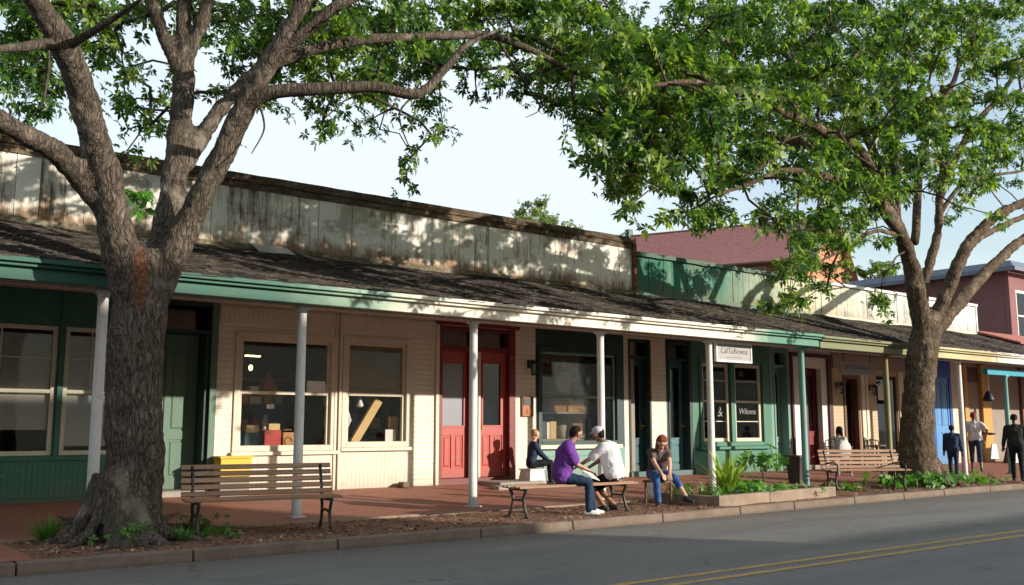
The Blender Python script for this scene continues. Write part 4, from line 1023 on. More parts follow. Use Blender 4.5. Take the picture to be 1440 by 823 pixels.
for (u_, v_, wgt) in [(62, 768, 1), (95, 772, .7), (140, 778, .9), (195, 781, 1), (222, 776, .8), (250, 772, 1.1), (292, 762, 1), (330, 745, .8), (35, 742, .8), (20, 720, .8), (300, 715, .8), (150, 705, .8)]:
    q = FW + RT * ((u_ - 720) / FPX) + UPV * ((411.5 - v_) / FPX); tt = (.10 - HC) / q.z; e = Vector((q.x * tt, q.y * tt, .07)); e.y = max(e.y, ky(3) + .45); d = (e - TC); d.z = 0; Ld = d.length; d.normalize(); sd = d.cross(Vector((0, 0, 1)))
    roots1.append(([TC + d * .27 + Vector((0, 0, .90)), TC + d * .38 + Vector((0, 0, .48)), TC + d * .50 + Vector((0, 0, .24)), TC + d * (.47 + (Ld - .47) * .4) + sd * random.uniform(-.12, .12) + Vector((0, 0, .16)), Vector(((TC + d * (Ld * 1.12)).x, max((TC + d * (Ld * 1.12)).y, ky(3) + .42), .07)) + sd * random.uniform(-.06, .06)], [.08 * wgt, .11 * wgt, .115 * wgt, .09 * wgt, .045]))
def extra1(T):
    m = MB()
    pp = [at(190 + rng.uniform(-24, 24), 282 + rng.uniform(-14, 14), 12.25 + rng.uniform(-.1, .1)) for _ in range(16)]
    rosettes('sprout', np.array([tuple(p) for p in pp]), 1.1, PLANT, T, width=.5)
make_tree('shade_tree', (3.53, 12.4, .1), 'large old shade tree, thick forked trunk with spreading roots, before the green shop', limbs1, thick1, c1, BARK, LEAF1, 92, extra1, roots=roots1, lsc=.90, lk=.70)

# ---- tree 2 (right)
rows2 = ['..2.3788989898989', '..578999999988887', '.68899999989999878'[:17], '47888777788888888', '38888766788888888', '.587767888888666.', '..26636677787655.', '...2355257674221.', '.....3..3762.....', '........562......', '........41.2.....']
rows2 = ['...26888889788887', '..478898988887876', '..788999888788667', '.2788877888888776', '.5887755678887787', '.388656789888877.', '..653554788876664', '..1.331667773322.', '....2..14652.....', '........562......', '........51.3.....']
def dep2(u, v): 
    if u < 960: return [(11.3, .55), (12.4, .65), (13.3, .45)]
    return [(10.8, .3), (12.8, .5), (14.8, .5), (17.0, .4)]
c2 = cells(rows2, 780, 0, 40, dep2, r=.44)
for i in range(95):
    a = rng.uniform(0, 6.28); rr = 9.5 * math.sqrt(rng.uniform(0, 1)); x = 21.5 + rr * math.cos(a) * 1.05; y = 12.6 + rr * .72 * math.sin(a)
    z = 11.5 + 4.2 * rng.uniform(-.3, 1) * math.sqrt(max(.05, 1 - (rr / 9.6) ** 2))
    v = Vector((x, y, z - HC)); dpt = v.dot(FW); uu = 720 + FPX * v.dot(RT) / dpt; vv = 411.5 - FPX * v.dot(UPV) / dpt
    if dpt > 0 and vv > -30 and uu < 1440: z += (vv + 70) / FPX * dpt
    c2.append((x, y, z, .8, .7))
Y2 = 14.0
thick2 = [
 (px([(1292, 690, 13.9), (1290, 660, Y2), (1290, 600, Y2), (1293, 540, Y2), (1300, 480, Y2), (1306, 440, Y2)]), [.62, .56, .47, .44, .45, .30]),
 (px([(1300, 480, Y2), (1290, 420, 14), (1280, 370, 14), (1262, 320, 13.8), (1235, 280, 13.5)]), [.30, .32, .26, .22, .18]),
 (px([(1300, 450, Y2), (1300, 400, 14.4), (1318, 330, 14.6), (1322, 270, 14.8), (1330, 200, 15), (1325, 120, 15.2)]), [.16, .17, .15, .14, .12, .09]),
 (px([(1308, 460, Y2), (1330, 415, 13.8), (1358, 350, 13.5), (1400, 305, 13.2), (1450, 280, 12.9), (1520, 240, 12.6)]), [.24, .23, .20, .17, .15, .1]),
 (px([(1312, 470, Y2), (1345, 430, 14.1), (1385, 385, 14.2), (1440, 335, 14.4), (1520, 280, 14.6)]), [.22, .24, .20, .17, .12]),
 (px([(1340, 400, 13.7), (1365, 345, 14.2), (1395, 325, 14.8), (1450, 300, 15.2)]), [.12, .14, .13, .1]),
]
limbs2 = [
 (px([(1262, 325, 13.8), (1235, 285, 13.3), (1205, 255, 12.8), (1150, 245, 12.4), (1100, 240, 12.2), (1040, 262, 12.2), (1000, 280, 12.2)]), [.16, .13, .11, .08, .06, .04, .02]),
 (px([(1240, 285, 13.5), (1200, 240, 13.8), (1140, 205, 14.1), (1060, 190, 14.3), (980, 205, 14.4), (920, 225, 14.4), (870, 262, 14.4)]), [.15, .13, .10, .085, .07, .05, .02]),
 (px([(1240, 290, 13.5), (1210, 215, 12.5), (1130, 170, 11.8), (1060, 135, 11.4), (980, 115, 11.2), (900, 120, 11)]), [.14, .12, .09, .07, .05, .02]),
 (px([(1262, 320, 13.8), (1240, 240, 14), (1200, 160, 14.2), (1150, 120, 14.4), (1080, 60, 14.6), (1000, 10, 14.8)]), [.14, .12, .10, .08, .06, .03]),
 (px([(1262, 330, 14), (1258, 180, 13.6), (1262, 110, 13.4), (1300, 40, 13.2), (1340, -30, 13)]), [.12, .11, .08, .06, .04]),
 (px([(1285, 340, 14), (1300, 200, 14.6), (1335, 130, 15), (1360, 60, 15.3), (1390, -10, 15.6)]), [.12, .11, .09, .06, .04]),
 (px([(1320, 280, 14.8), (1360, 190, 14.5), (1400, 140, 14.2), (1460, 60, 14)]), [.12, .10, .08, .04]),
 (px([(1322, 300, 14.7), (1350, 262, 14.5), (1400, 248, 14.2), (1460, 235, 14)]), [.08, .06, .05, .03]),
 (px([(1268, 335, 14), (1230, 325, 13.4), (1195, 345, 12.9), (1150, 375, 12.6), (1140, 400, 12.6)]), [.07, .05, .04, .025, .01]),
 (px([(1275, 350, 14), (1255, 370, 13.6), (1243, 400, 13.5)]), [.03, .02, .01]),
 (px([(1130, 245, 12.3), (1120, 290, 12.3), (1125, 340, 12.4)]), [.04, .025, .012]),
]
roots2 = []
for a in range(0, 360, 40):
    d = Vector((math.cos(R(a + 10)), math.sin(R(a + 10)), 0)); c = Vector((21.75, 12.55, 0))
    roots2.append(([c + d * .22 + Vector((0, 0, .7)), c + d * .62 + Vector((0, 0, .26)), c + d * 1.1 + Vector((0, 0, .1))], [.22, .14, .04]))
make_tree('shade_tree', (21.75, 12.55, .1), 'tall broad-crowned shade tree with pale brown trunk beside the far wooden bench', limbs2, thick2, c2, BARK2, LEAF2, 84, roots=roots2, lsc=1.05, maxr=.06, lk=.74)

# ---- background trees beyond the roof, and off-camera street tree
def simple_tree(loc, label, h, rad, leafm, n, seed, lsc=1.6, trunk_r=.2, zb=None):
    T = empty('background_tree', loc, label, 'tree'); L = Vector(loc); m = MB(); cl = []
    r_ = np.random.default_rng(seed)
    for i in range(n):
        v = r_.normal(size=3); v /= np.linalg.norm(v); q = (r_.uniform(.25, 1)) ** .5
        cl.append((L.x + v[0] * rad * q, L.y + v[1] * rad * q, L.z + h - rad * .8 + v[2] * rad * .8 * q, rad * .28, 1.2))
    p, r = catmull([L, L + Vector((.1, 0, h * .4)), L + Vector((0, .1, h - rad))], [trunk_r, trunk_r * .8, trunk_r * .4]); m.tube(p, r, 10)
    m.build('trunk', BARK2, T, smooth=True)
    m = MB(); grow([p[len(p) // 2:]], cl, m); m.build('branches', BARK2, T, smooth=True)
    rosettes('crown', samp(cl, 14), lsc, leafm, T); return T
simple_tree((28.2, 35, 0), 'yellow-green tree top showing above the weathered white parapet', 11.9, 2.5, LEAF3, 50, 3)
simple_tree((31.4, 35.5, 0), 'small tree top just left of the green bracket, above the parapet', 11.3, .9, LEAF3, 14, 5, lsc=1.2)
simple_tree((47.0, 28, 0), 'tree behind the mauve building roof', 10.5, 2.2, LEAF2, 30, 6)

# ------------------------------------------------------------ props
m = MB(); p = [at(872, 328, 16.9), at(886, 324, 16.9), at(887, 336, 16.9)]; p = [(16.1, 16.85, 6.02), (16.5, 16.85, 6.24), (16.58, 16.85, 6.24), (16.58, 16.85, 5.95)]
m.tube(p, .03, 6); m.box(16.5, 16.64, 16.78, 16.92, 5.9, 6.3); tag(m.build('metal_bracket', GREEN_DOOR), 'small green metal bracket on top of the parapet corner', 'bracket')

def hang_sign(name, x0, x1, z0, z1, y, label, ztop, fm, boardm, lines):
    T = empty(name, ((x0 + x1) / 2, y, z0), label, 'sign')
    m = MB(); m.box(x0, x1, y - .02, y + .02, z0, z1); bd = m.build('board', boardm, T, bevel=.004)
    m = MB(); frame(m, x0 - .04, x1 + .04, z0 - .03, z1 + .04, .045, y - .035, y + .035)
    m.build('frame', fm, T, bevel=.004)
    m = MB(); 
    for x in (x0 + .12, x1 - .12): m.tube([(x, y, z1 + .03), (x, y, ztop)], .012, 6)
    m.build('hanger', IRON, T)
    for (b, s, dx, z, sx) in lines: text(b, s, ((x0 + x1) / 2 + dx, y - .022, z), DLET, T, sx=sx, shear=.15)
    return T
SIGNB = plain('sign_board_pinkish', (.30, .27, .265), .5)
hang_sign('hanging_sign', 15.78, 16.86, 2.86, 3.22, 13.50, 'white framed hanging sign with script lettering beside a white porch post', 3.27, WHITE, SIGNB, [('CafTuBowns', .17, 0, 3.07, 1.0), ('~~~~~~~~', .10, 0, 2.94, 1.1)])
hang_sign('hanging_sign', 22.45, 23.95, 2.90, 3.16, 15.0, 'long pale sign with dark capital letters hanging over the cafe front', 3.5, SIGNB, SIGNB, [('JYTGANXICD', .16, 0, 3.05, 1.25)])

def wall_lantern(x, z, y, label):
    T = empty('wall_lantern', (x, y, z - .2), label, 'lamp', 'black wall lanterns')
    m = MB(); m.box(x - .05, x + .05, y - .02, y, z - .02, z + .16); m.tube([(x, y - .02, z + .08), (x, y - .1, z + .17), (x, y - .16, z + .13)], .012, 6); m.build('bracket', IRON, T)
    m = MB(); m.lathe([(.02, .16), (.05, .13), (.085, .08), (.085, .07), (.07, .065)], (x, y - .16, z), 8); m.lathe([(.05, -.17), (.055, -.15), (.02, -.19)], (x, y - .16, z), 8)
    for k in range(4): a = k * math.pi / 2 + .4; m.tube([(x + .068 * math.cos(a), y - .16 + .068 * math.sin(a), z + .07), (x + .05 * math.cos(a), y - .16 + .05 * math.sin(a), z - .155)], .007, 5)
    m.build('lantern_frame', IRON, T)
    m = MB(); m.lathe([(.045, -.15), (.062, .065)], (x, y - .16, z), 8); m.build('lantern_glass', FROST, T)
wall_lantern(13.36, 2.78, YF, 'black wall lantern between red doorway and dark green window')
wall_lantern(24.9, 2.62, YF, 'black wall lantern right of the maroon door surround'); wall_lantern(26.6, 2.6, YF, 'black wall lantern on tan wall between cafe door and dark window')
T = empty('wall_plaque', (13.3, YF, 1.7), 'brown wooden notice box on the cream wall below the lantern', 'plaque')
m = MB(); m.box(13.14, 13.46, YF - .05, YF, 1.7, 2.14); m.build('board', paint('orange_brown_wood', (.33, .12, .04), .5, .2), T, bevel=.008)
m = MB(); m.box(13.17, 13.43, YF - .065, YF - .051, 1.95, 2.11); m.build('notice', BLACKP, T); m = MB(); m.box(13.26, 13.36, YF - .062, YF - .051, 1.76, 1.86); m.build('emblem', TERRA, T)
T = empty('hanging_bell_lamp', (28.3, 14.9, 2.2), 'dark bell-shaped lamp on a bracket hanging near the ochre pillar', 'lamp')
c = at(1390, 558, 15.0); c.z = at(1390, 558, 15.0).z
m = MB(); m.lathe([(.02, .18), (.07, .14), (.16, -.05), (.17, -.14), (.13, -.15)], c, 16); m.build('shade', IRON, T, smooth=True); m = MB(); m.tube([(c.x, c.y, c.z + .17), (c.x, c.y, 3.4)], .018, 6); m.build('rod', STEEL, T)

# window displays
def boxy(name, x0, x1, y0, y1, z0, z1, mat, label, cat='box', rz=0, extra=None):
    m = MB(); cx, cy = (x0 + x1) / 2, (y0 + y1) / 2
    M = Matrix.Translation((cx, cy, 0)) @ Matrix.Rotation(R(rz), 4, 'Z') @ Matrix.Translation((-cx, -cy, 0))
    m.box(x0, x1, y0, y1, z0, z1, M); return tag(m.build(name, mat, bevel=.004), label, cat)
m = MB(); m.box(6.5, 8.7, YF + .2, YF + .75, .98, 1.06); tag(m.build('display_ledge', CREAM_SILL), 'pale ledge inside the large cream shop window carrying boxes', 'shelf')
boxy('blue_box', 6.76, 6.88, YF + .22, YF + .4, 1.065, 1.42, SKYBOX, 'narrow pale blue box at the left corner of the cream shop window')
boxy('dark_blue_box', 6.95, 7.25, YF + .22, YF + .42, 1.065, 1.36, BLUEBOX, 'dark blue box on the window ledge, second from left')
boxy('red_box', 7.33, 7.65, YF + .22, YF + .42, 1.065, 1.41, REDBOX, 'bright red box on the window ledge next to the dark blue box')
o = boxy('orange_box', 7.70, 8.0, YF + .22, YF + .42, 1.065, 1.37, CARD, 'orange patterned box on the window ledge right of the red box')
m = MB(); m.lathe([(.06, 0), (.09, .002)], (0, 0, 0), 12); WORLD[0] = False
m = MB(); m.tube([(7.8 + .07 * math.cos(a), YF + .215, 1.2 + .08 * math.sin(a)) for a in [k * .5 for k in range(12)]], .012, 5); m.box(7.79, 7.9, YF + .212, YF + .219, 1.1, 1.14); m.build('emblem', TERRA, o); WORLD[0] = True
boxy('cream_packet', 6.98, 7.22, YF + .25, YF + .38, 1.363, 1.50, CARDL, 'cream packet lying on top of the dark blue box', 'packet')
boxy('cream_packet', 7.42, 7.64, YF + .25, YF + .38, 1.413, 1.53, CARDL, 'cream packet lying on top of the red box', 'packet')
boxy('paper_notice', 8.06, 8.44, YF + .05, YF + .056, 2.06, 2.33, PAPER, 'white paper notice taped in the cream window right of the porch post', 'notice')
boxy('paper_notice', 8.445, 8.47, YF + .05, YF + .056, 2.06, 2.28, PAPER, 'narrow grey paper strip beside the large window notice', 'notice')
boxy('price_card', 7.28, 7.42, YF + .05, YF + .056, 1.80, 1.88, PAPER, 'tiny white card stuck low on the cream window glass', 'card')
m = MB(); m._a([(7.38, YF + .5, 2.1), (7.72, YF + .5, 2.1), (7.72, YF + .8, 2.1), (7.38, YF + .8, 2.1), (7.55, YF + .65, 2.52)], [(3, 2, 1, 0), (0, 1, 4), (1, 2, 4), (2, 3, 4), (3, 0, 4)]); m.box(7.3, 7.8, YF + .45, YF + .85, 2.04, 2.095)
tag(m.build('pyramid_ornament', TERRA), 'terracotta pyramid ornament on a shelf behind the cream window', 'ornament')
T = empty('pendant_lamp', (7.4, 18.2, 2.7), 'glowing yellow pendant lamp inside the cream shop', 'lamp')
GLOW = plain('lamp_glow', (1, .8, .4), emit=(1, .72, .25), es=6)
m = MB(); m.box(7.38, 7.68, 18.17, 18.22, 2.84, 2.865); m.ball((7.5, 18.2, 2.62), (.04, .04, .06), 10); m.build('bulb', GLOW, T); m = MB(); m.tube([(7.5, 18.2, 2.66), (7.5, 18.2, 3.65)], .01, 6); m.build('cord', BLACKP, T)
# second window
m = MB(); m.box(8.75, 10.5, YF + .2, YF + .8, 1.03, 1.1); tag(m.build('display_ledge', CREAM_SILL), 'pale ledge inside the window with the slatted blind', 'shelf')
M = Matrix.Translation((9.48, YF + .32, 1.58)) @ Matrix.Rotation(R(33), 4, 'Y')
m = MB(); m.box(-.085, .085, -.05, .05, -.50, .50, M); m.k = 0
tag(m.build('cardboard_tube', CARDL, bevel=.006), 'long cardboard box leaning diagonally inside the right cream window', 'box')
boxy('paper_sheet', 9.86, 10.1, YF + .2, YF + .21, 1.105, 1.42, PAPER, 'white paper standing at the bottom right of the window under the slatted blind', 'paper')
boxy('tan_folder', 9.98, 10.19, YF + .27, YF + .29, 1.105, 1.68, paint('manila_card', (.48, .28, .07), .7), 'tan folder standing behind the white paper in the window', 'folder')
m = MB(); m.tube([(8.99, YF + .18, 2.0), (8.97, YF + .18, 1.8), (9.03, YF + .18, 1.6), (8.98, YF + .18, 1.42)], [.03, .04, .055, .02], 8); tag(m.build('white_ribbon', C_WHITE, smooth=True), 'white cloth hanging at the left edge of the right cream window', 'cloth')
m = MB(); m.lathe([(.02, .12), (.04, .05), (.07, -.02), (.05, -.06)], (9.33, YF + .3, 1.92), 12); m.tube([(9.33, YF + .3, 2.0), (9.33, YF + .3, 2.1)], .008, 5); tag(m.build('hanging_ornament', PAPER, smooth=True), 'small white bell ornament hanging in the right cream window', 'ornament')
# dark green window
m = MB(); m.box(13.65, 16.1, YF + .2, YF + .9, 1.12, 1.2); m.box(13.65, 16.1, YF + .4, YF + .9, 1.78, 1.82); m.box(13.6, 13.64, YF + .2, YF + .9, 1.0, 3.2); tag(m.build('display_shelf', TAUPE), 'grey display shelves inside the dark green framed window', 'shelf')
boxy('cardboard_box', 14.9, 15.6, YF + .45, YF + .8, 1.825, 2.1, CARD, 'wide orange cardboard box on the upper shelf of the dark green window')
boxy('cardboard_box', 14.35, 14.85, YF + .45, YF + .8, 1.825, 2.08, paint('brown_card', (.26, .14, .07), .8), 'darker brown cardboard box on the upper window shelf, left of the orange one')
boxy('book', 13.85, 14.1, YF + .3, YF + .5, 1.205, 1.6, BLACKP, 'large dark book on the lower shelf of the dark green window', 'book')
boxy('book', 14.12, 14.2, YF + .3, YF + .5, 1.205, 1.58, PAPER, 'thin white book beside the dark book in the window', 'book'); boxy('book', 14.22, 14.4, YF + .3, YF + .5, 1.205, 1.6, CARDL, 'yellowish book on the lower window shelf', 'book')
m = MB(); m.lathe([(.09, 1.205), (.12, 1.5), (.1, 1.52)], (14.65, YF + .42, 0), 14); tag(m.build('grey_jar', TAUPE, smooth=True), 'grey jar on the lower shelf between books and orange tin', 'jar')
boxy('orange_tin', 15.0, 15.3, YF + .4, YF + .6, 1.35, 1.56, TERRA, 'small orange tin standing on the pale green bowl', 'tin')
m = MB(); m.lathe([(.22, 1.205), (.2, 1.28), (.12, 1.345)], (15.15, YF + .45, 0), 18); tag(m.build('green_bowl', LBLUE and TEALP, smooth=True), 'pale green upturned bowl on the lower window shelf', 'bowl')
m = MB(); m.lathe([(.24, -.012), (.24, .012)], (0, 0, 0), 24); 
M = Matrix.Translation((14.63, YF + .3, 2.50)) @ Matrix.Rotation(R(90), 4, 'X'); m.v = [tuple(M @ Vector(p)) for p in m.v]; m.tube([(14.63, YF + .3, 2.73), (14.63, YF + .3, 3.1)], .006, 5); tag(m.build('hanging_plate', GREYB), 'round grey plate hanging in the dark green window', 'plate')
m = MB(); m.tube([(15.0, YF + .35, 2.62), (15.15, YF + .35, 2.75), (15.3, YF + .35, 2.66), (15.2, YF + .35, 2.5), (15.05, YF + .35, 2.52)], [.03, .07, .09, .06, .02], 8); tag(m.build('red_ornament', paint('dull_red_ornament', (.22, .05, .03), .6), smooth=True), 'dull red figure hanging right of the round plate', 'ornament')
for i in range(9):
    m = MB(); x = 13.95 + i * .24; z = 2.92 + .08 * math.sin(i * 2.1); m.lathe([(.02, .1), (.045, .02), (.03, -.1 - .05 * (i % 3))], (x, YF + .35, z), 8); tag(m.build('hanging_utensil', [STEEL, BLACKP, BROWNP][i % 3], smooth=True), 'small utensil hanging along the top of the dark green window', 'utensil', 'utensils hanging in the dark green window')
boxy('white_card', 19.5, 19.95, YF + .2, YF + .21, 1.62, 1.82, PAPER, 'white card in the left pane of the small-paned green window', 'card')
boxy('white_awning_card', 20.4, 21.3, YF + .15, YF + .16, 1.55, 1.78, PAPER, 'bright white banner behind the right pane of the small-paned green window', 'banner')
m = MB(); m.box(18.9, 21.6, YF + .2, YF + .8, 1.1, 1.18); tag(m.build('display_ledge', BROWNP), 'brown ledge inside the small-paned green window', 'shelf')
for i in range(5):
    m = MB(); m.lathe([(.08, 0), (.11, .12), (.06, .22), (.05, .26)], (19.3 + i * .48, YF + .4, 1.185), 12); tag(m.build('pottery_jar', [TERRA, BROWNP, TAUPE][i % 3], smooth=True), 'pottery jar on the ledge of the small-paned green window', 'jar', 'pottery jars in the green window')
boxy('window_paper', 27.1, 27.5, YF + .04, YF + .05, 2.3, 2.75, PAPER, 'white sheet hanging in the dark cafe window', 'paper')
def shelf_unit(x0, x1, y, label, seed):
    r_ = random.Random(seed); T = empty('shelf_unit', ((x0 + x1) / 2, y, .31), label, 'shelf'); m = MB()
    for z in (.35, .9, 1.4, 1.9, 2.4): m.box(x0, x1, y, y + .35, z, z + .03)
    for x in (x0, x1 - .03): m.box(x, x + .03, y - .005, y + .36, .31, 2.6)
    m.build('rack', BROWNP, T)
    for z in (.93, 1.43, 1.93):
        x = x0 + .08
        while x < x1 - .3:
            w = r_.uniform(.08, .26); h = r_.uniform(.12, .36); m = MB()
            if r_.random() < .4: m.lathe([(w * .3, 0), (w * .5, h * .5), (w * .25, h * .85), (w * .3, h)], (x + w / 2, y + .17, z + .002), 12)
            else: m.box(x, x + w, y + .04, y + .28, z + .002, z + h)
            m.build('shelf_goods', r_.choice([CARD, CARDL, TAUPE, REDBOX, BLUEBOX, PAPER, SKYBOX, TERRA, GREYB]), T); x += w + r_.uniform(.01, .1)
shelf_unit(6.7, 8.7, 18.6, 'tall goods shelf standing inside the shop behind the large cream window', 1)
shelf_unit(9.2, 10.8, 18.5, 'goods shelf inside the shop behind the leaning box', 2)
shelf_unit(13.9, 16.2, 18.3, 'goods shelf inside the shop behind the dark green window', 3)
shelf_unit(19.3, 21.5, 18.3, 'goods shelf inside the shop behind the small-paned green window', 4)
# yellow crate under window
T = empty('yellow_crate', (6.55, 16.55, .28), 'yellow wooden box standing on a plinth below the cream window, behind the near bench', 'box')
m = MB(); m.box(6.28, 6.84, 16.38, 16.72, .62, .92); m.build('body', YELLOW, T, bevel=.008); m = MB(); m.box(6.26, 6.86, 16.36, 16.73, .925, .965); m.build('lid', YELLOW, T, bevel=.006)
m = MB(); m.box(6.3, 6.82, 16.42, 16.7, .28, .615); m.build('plinth', TAUPE, T)
# stone step at red door
m = MB(); 
for (a, b, c, d, z) in [(11.9, 13.1, 15.9, 16.76, .36), (11.6, 12.9, 15.55, 15.88, .31)]: m.box(a, b, c, d, .15, z)
tag(m.build('stone_step', CONC3, bevel=.03, mods=[]), 'low pale stone step in front of the red double door', 'step')
# cups and clutter: metal bucket
m = MB(); m.box(9.98, 10.14, 16.5, 16.7, .29, .40); tag(m.build('air_vent', BROWNP, bevel=.02), 'small brown block at the foot of the cream wall left of red door', 'vent')
# dark pot by green post
T = empty('dark_bin', (19.2, 14.1, .14), 'narrow dark bin beside the pale teal porch post', 'bin')
m = MB(); m.hexa([(19.12, 14.0, .14), (19.28, 14.0, .14), (19.28, 14.3, .14), (19.12, 14.3, .14)], [(19.1, 13.95, .78), (19.29, 13.95, .78), (19.29, 14.35, .78), (19.1, 14.35, .78)]); m.build('body', BLACKP, T, bevel=.01)
m = MB(); m.box(19.08, 19.31, 13.93, 14.37, .785, .82); m.build('rim', BROWNP, T)

# benches (local coordinates, front = -Y)
WORLD[0] = False
def leg_iron(m, x, back):
    w = .025
    def bar(pts, r=.022): m.tube(pts, r, 8)
    if back:
        bar([(x, -.25, .0), (x, -.20, .12), (x, -.17, .25), (x, -.23, .38), (x, -.26, .42)]); bar([(x, .24, .0), (x, .17, .14), (x, .15, .27), (x, .17, .4), (x, .22, .6), (x, .30, .84)])
        bar([(x, -.17, .23), (x, 0, .27), (x, .155, .23)], .016); bar([(x, -.26, .42), (x, 0, .40), (x, .17, .41)], .02)
        bar([(x, -.26, .42), (x, -.27, .55), (x, -.1, .60), (x, .19, .57)] if back == 2 else [(x, .22, .6), (x, .235, .62)], .018)
        for yy, zz in ((-.25, 0), (.24, 0)): m.box(x - .03, x + .03, yy - .04, yy + .04, .0, .02)
    else:
        bar([(x, -.22, .0), (x, -.16, .13), (x, -.12, .27), (x, -.18, .38), (x, -.21, .415)], .024); bar([(x, .22, .0), (x, .16, .13), (x, .12, .27), (x, .18, .38), (x, .21, .415)], .024)
        bar([(x, -.125, .25), (x, .125, .25)], .016); bar([(x, -.2, .41), (x, .2, .41)], .02)
        for yy in (-.22, .22): m.box(x - .03, x + .03, yy - .04, yy + .04, .0, .02)
def bench(loc, rz, L, back, label, group, legs=None):
    T = empty('park_bench', loc, label, 'bench', group, rz=R(rz))
    for x in (legs or (-L / 2 + .14, L / 2 - .14)):
        m = MB(); leg_iron(m, x, back); m.build('leg', IRON, T, smooth=True)
    ys = [-.235, -.15, -.065, .02, .105] if back else [-.19, -.095, 0, .095, .19]
    m = MB()
    for i, y in enumerate(ys):
        sag = .006 * math.sin(i * 2.1); m.box(-L / 2, L / 2, y - .034, y + .034, .425 + sag, .455 + sag)
    m.build('seat', SLAT, T, bevel=.006)
    if back:
        m = MB()
        for i in range(5):
            z = .50 + i * .082; y = .185 + i * .029; M = Matrix.Translation((0, y, z)) @ Matrix.Rotation(R(-19), 4, 'X'); m.box(-L / 2, L / 2, -.014, .014, -.031, .031, M)
        m.build('backrest', SLAT, T, bevel=.006)
    return T
bench((5.15, 11.95, .125), -9, 1.95, 1, 'weathered wooden slat bench with iron legs beside the big trunk, by the cream window', 'wooden slat benches with backs')
bench((18.75, 12.05, .125), -27, 1.85, 2, 'wooden slat bench with iron armrests facing the road beside the far tree', 'wooden slat benches with backs')
bench((10.2, 11.72, .125), 0, 2.46, 0, 'long backless wooden bench on iron legs that two men sit on', 'benches', legs=(-1.09, .97))
WORLD[0] = True

# planter
PX = [(13.05, 11.17), (16.95, 11.55)]
m = MB()
def pl(x0, y0, x1, y1, w, z0, z1):
    d = Vector((x1 - x0, y1 - y0, 0)).normalized(); nrm_ = Vector((-d.y, d.x, 0)) * w; a = Vector((x0, y0, 0)); b = Vector((x1, y1, 0))
    m.hexa([a + Vector((0, 0, z0)), b + Vector((0, 0, z0)), b + nrm_ + Vector((0, 0, z0)), a + nrm_ + Vector((0, 0, z0))], [a + Vector((0, 0, z1)), b + Vector((0, 0, z1)), b + nrm_ + Vector((0, 0, z1)), a + nrm_ + Vector((0, 0, z1))])
pl(13.05, 11.2, 14.6, 11.34, .15, .05, .30); pl(14.61, 11.341, 16.95, 11.56, .15, .05, .305)
T = empty('stone_planter', (13.05, 11.2, .1), 'low concrete edged planting bed holding a spiky yellow-green plant, by the kerb', 'planter')
m.build('front_edging', CONC2, T, bevel=.015); m = MB(); m.box(13.06, 13.2, 11.37, 12.84, .05, .285); m.build('side_edging', CONC2, T, bevel=.015); m = MB(); m.box(16.8, 16.95, 11.72, 12.84, .05, .29); m.build('side_edging', CONC2, T, bevel=.015)
m = MB()
for i in range(24):
    for j in range(10):
        f = lambda a, b: (13.21 + a * 3.58 / 24, 11.42 + .2 * a / 24 + b * (1.42 - .2 * a / 24) / 10)
        q = [f(i, j), f(i + 1, j), f(i + 1, j + 1), f(i, j + 1)]; m.quad(*[(x, y, .22 + .05 * noise.noise(Vector((x * 3, y * 3, 1)))) for x, y in q])
m.build('soil', MULCH, T, smooth=True)

# plants
def blades(m, c, n, L, w, spread, seed, droop=.5, seg=5):
    r_ = random.Random(seed); c = Vector(c)
    for i in range(n):
        a = r_.uniform(0, 6.283); s = r_.uniform(.1, 1) ** .7 * spread; l = L * r_.uniform(.6, 1.05); d = Vector((math.cos(a), math.sin(a), 0)); sd = Vector((-d.y, d.x, 0)); ww = w * r_.uniform(.7, 1.1)
        P = []
        for k in range(seg + 1):
            t_ = k / seg; hor = math.sin(s * (.5 + droop * t_)) * l * t_; ver = math.cos(s * (.5 + droop * t_)) * l * t_
            P.append((c + d * (.03 + hor) + Vector((0, 0, ver)), ww * (math.sin(math.pi * min(1, .22 + t_ * .78)) ** .7) if t_ < 1 else .001))
        for (p, wa), (q, wb_) in zip(P, P[1:]):
            mid = Vector((0, 0, .0)); m._a([p - sd * wa, p + d * -.3 * wa, p + sd * wa, q + sd * wb_, q + d * -.3 * wb_, q - sd * wb_], [(0, 1, 4, 5), (1, 2, 3, 4)])
def tuft(name, loc, label, n, L, w, spread, mat, seed, cat='plant', group=None):
    T = empty(name, loc, label, cat, group); m = MB(); blades(m, Vector(loc) + Vector((0, 0, -.02)), n, L, w, spread, seed); m.build('leaves', mat, T, smooth=True); return T
tuft('flax_plant', (14.15, 11.95, .22), 'large spiky yellow-green plant with sword-shaped leaves in the planter', 36, .9, .05, .9, FLAX, 3)
def leafy(name, loc, label, n, R_, H_, mat, seed, lsc=.7, width=.45, group=None, cat='plant'):
    T = empty(name, loc, label, cat, group); r_ = np.random.default_rng(seed); L = np.array(loc)
    P = L + np.stack([r_.normal(size=n) * R_ * .5, r_.normal(size=n) * R_ * .5, np.abs(r_.uniform(.1, 1, n)) * H_], 1)
    m = MB()
    for i in range(0, n, 2): m.tube([(loc[0] + (P[i][0] - loc[0]) * .2, loc[1] + (P[i][1] - loc[1]) * .2, loc[2] - .02), tuple(P[i])], .004, 4, cap=False)
    m.build('stems', mat, T); rosettes('leaves', P, lsc, mat, T, width=width, nl=6); return T
leafy('fern_clump', (13.6, 12.2, .2), 'low feathery green plant at the left end of the planter', 60, .7, .22, PLANT, 4, .9, .25)
leafy('broadleaf_clump', (15.0, 11.9, .2), 'low broad-leaved plant between the spiky plant and the sapling', 50, .6, .22, PLANT, 5, 1.0, .5)
leafy('ground_plant', (15.9, 12.1, .2), 'low green cover plant at the right of the sapling', 34, .8, .12, PLANT, 6, .8, .45)
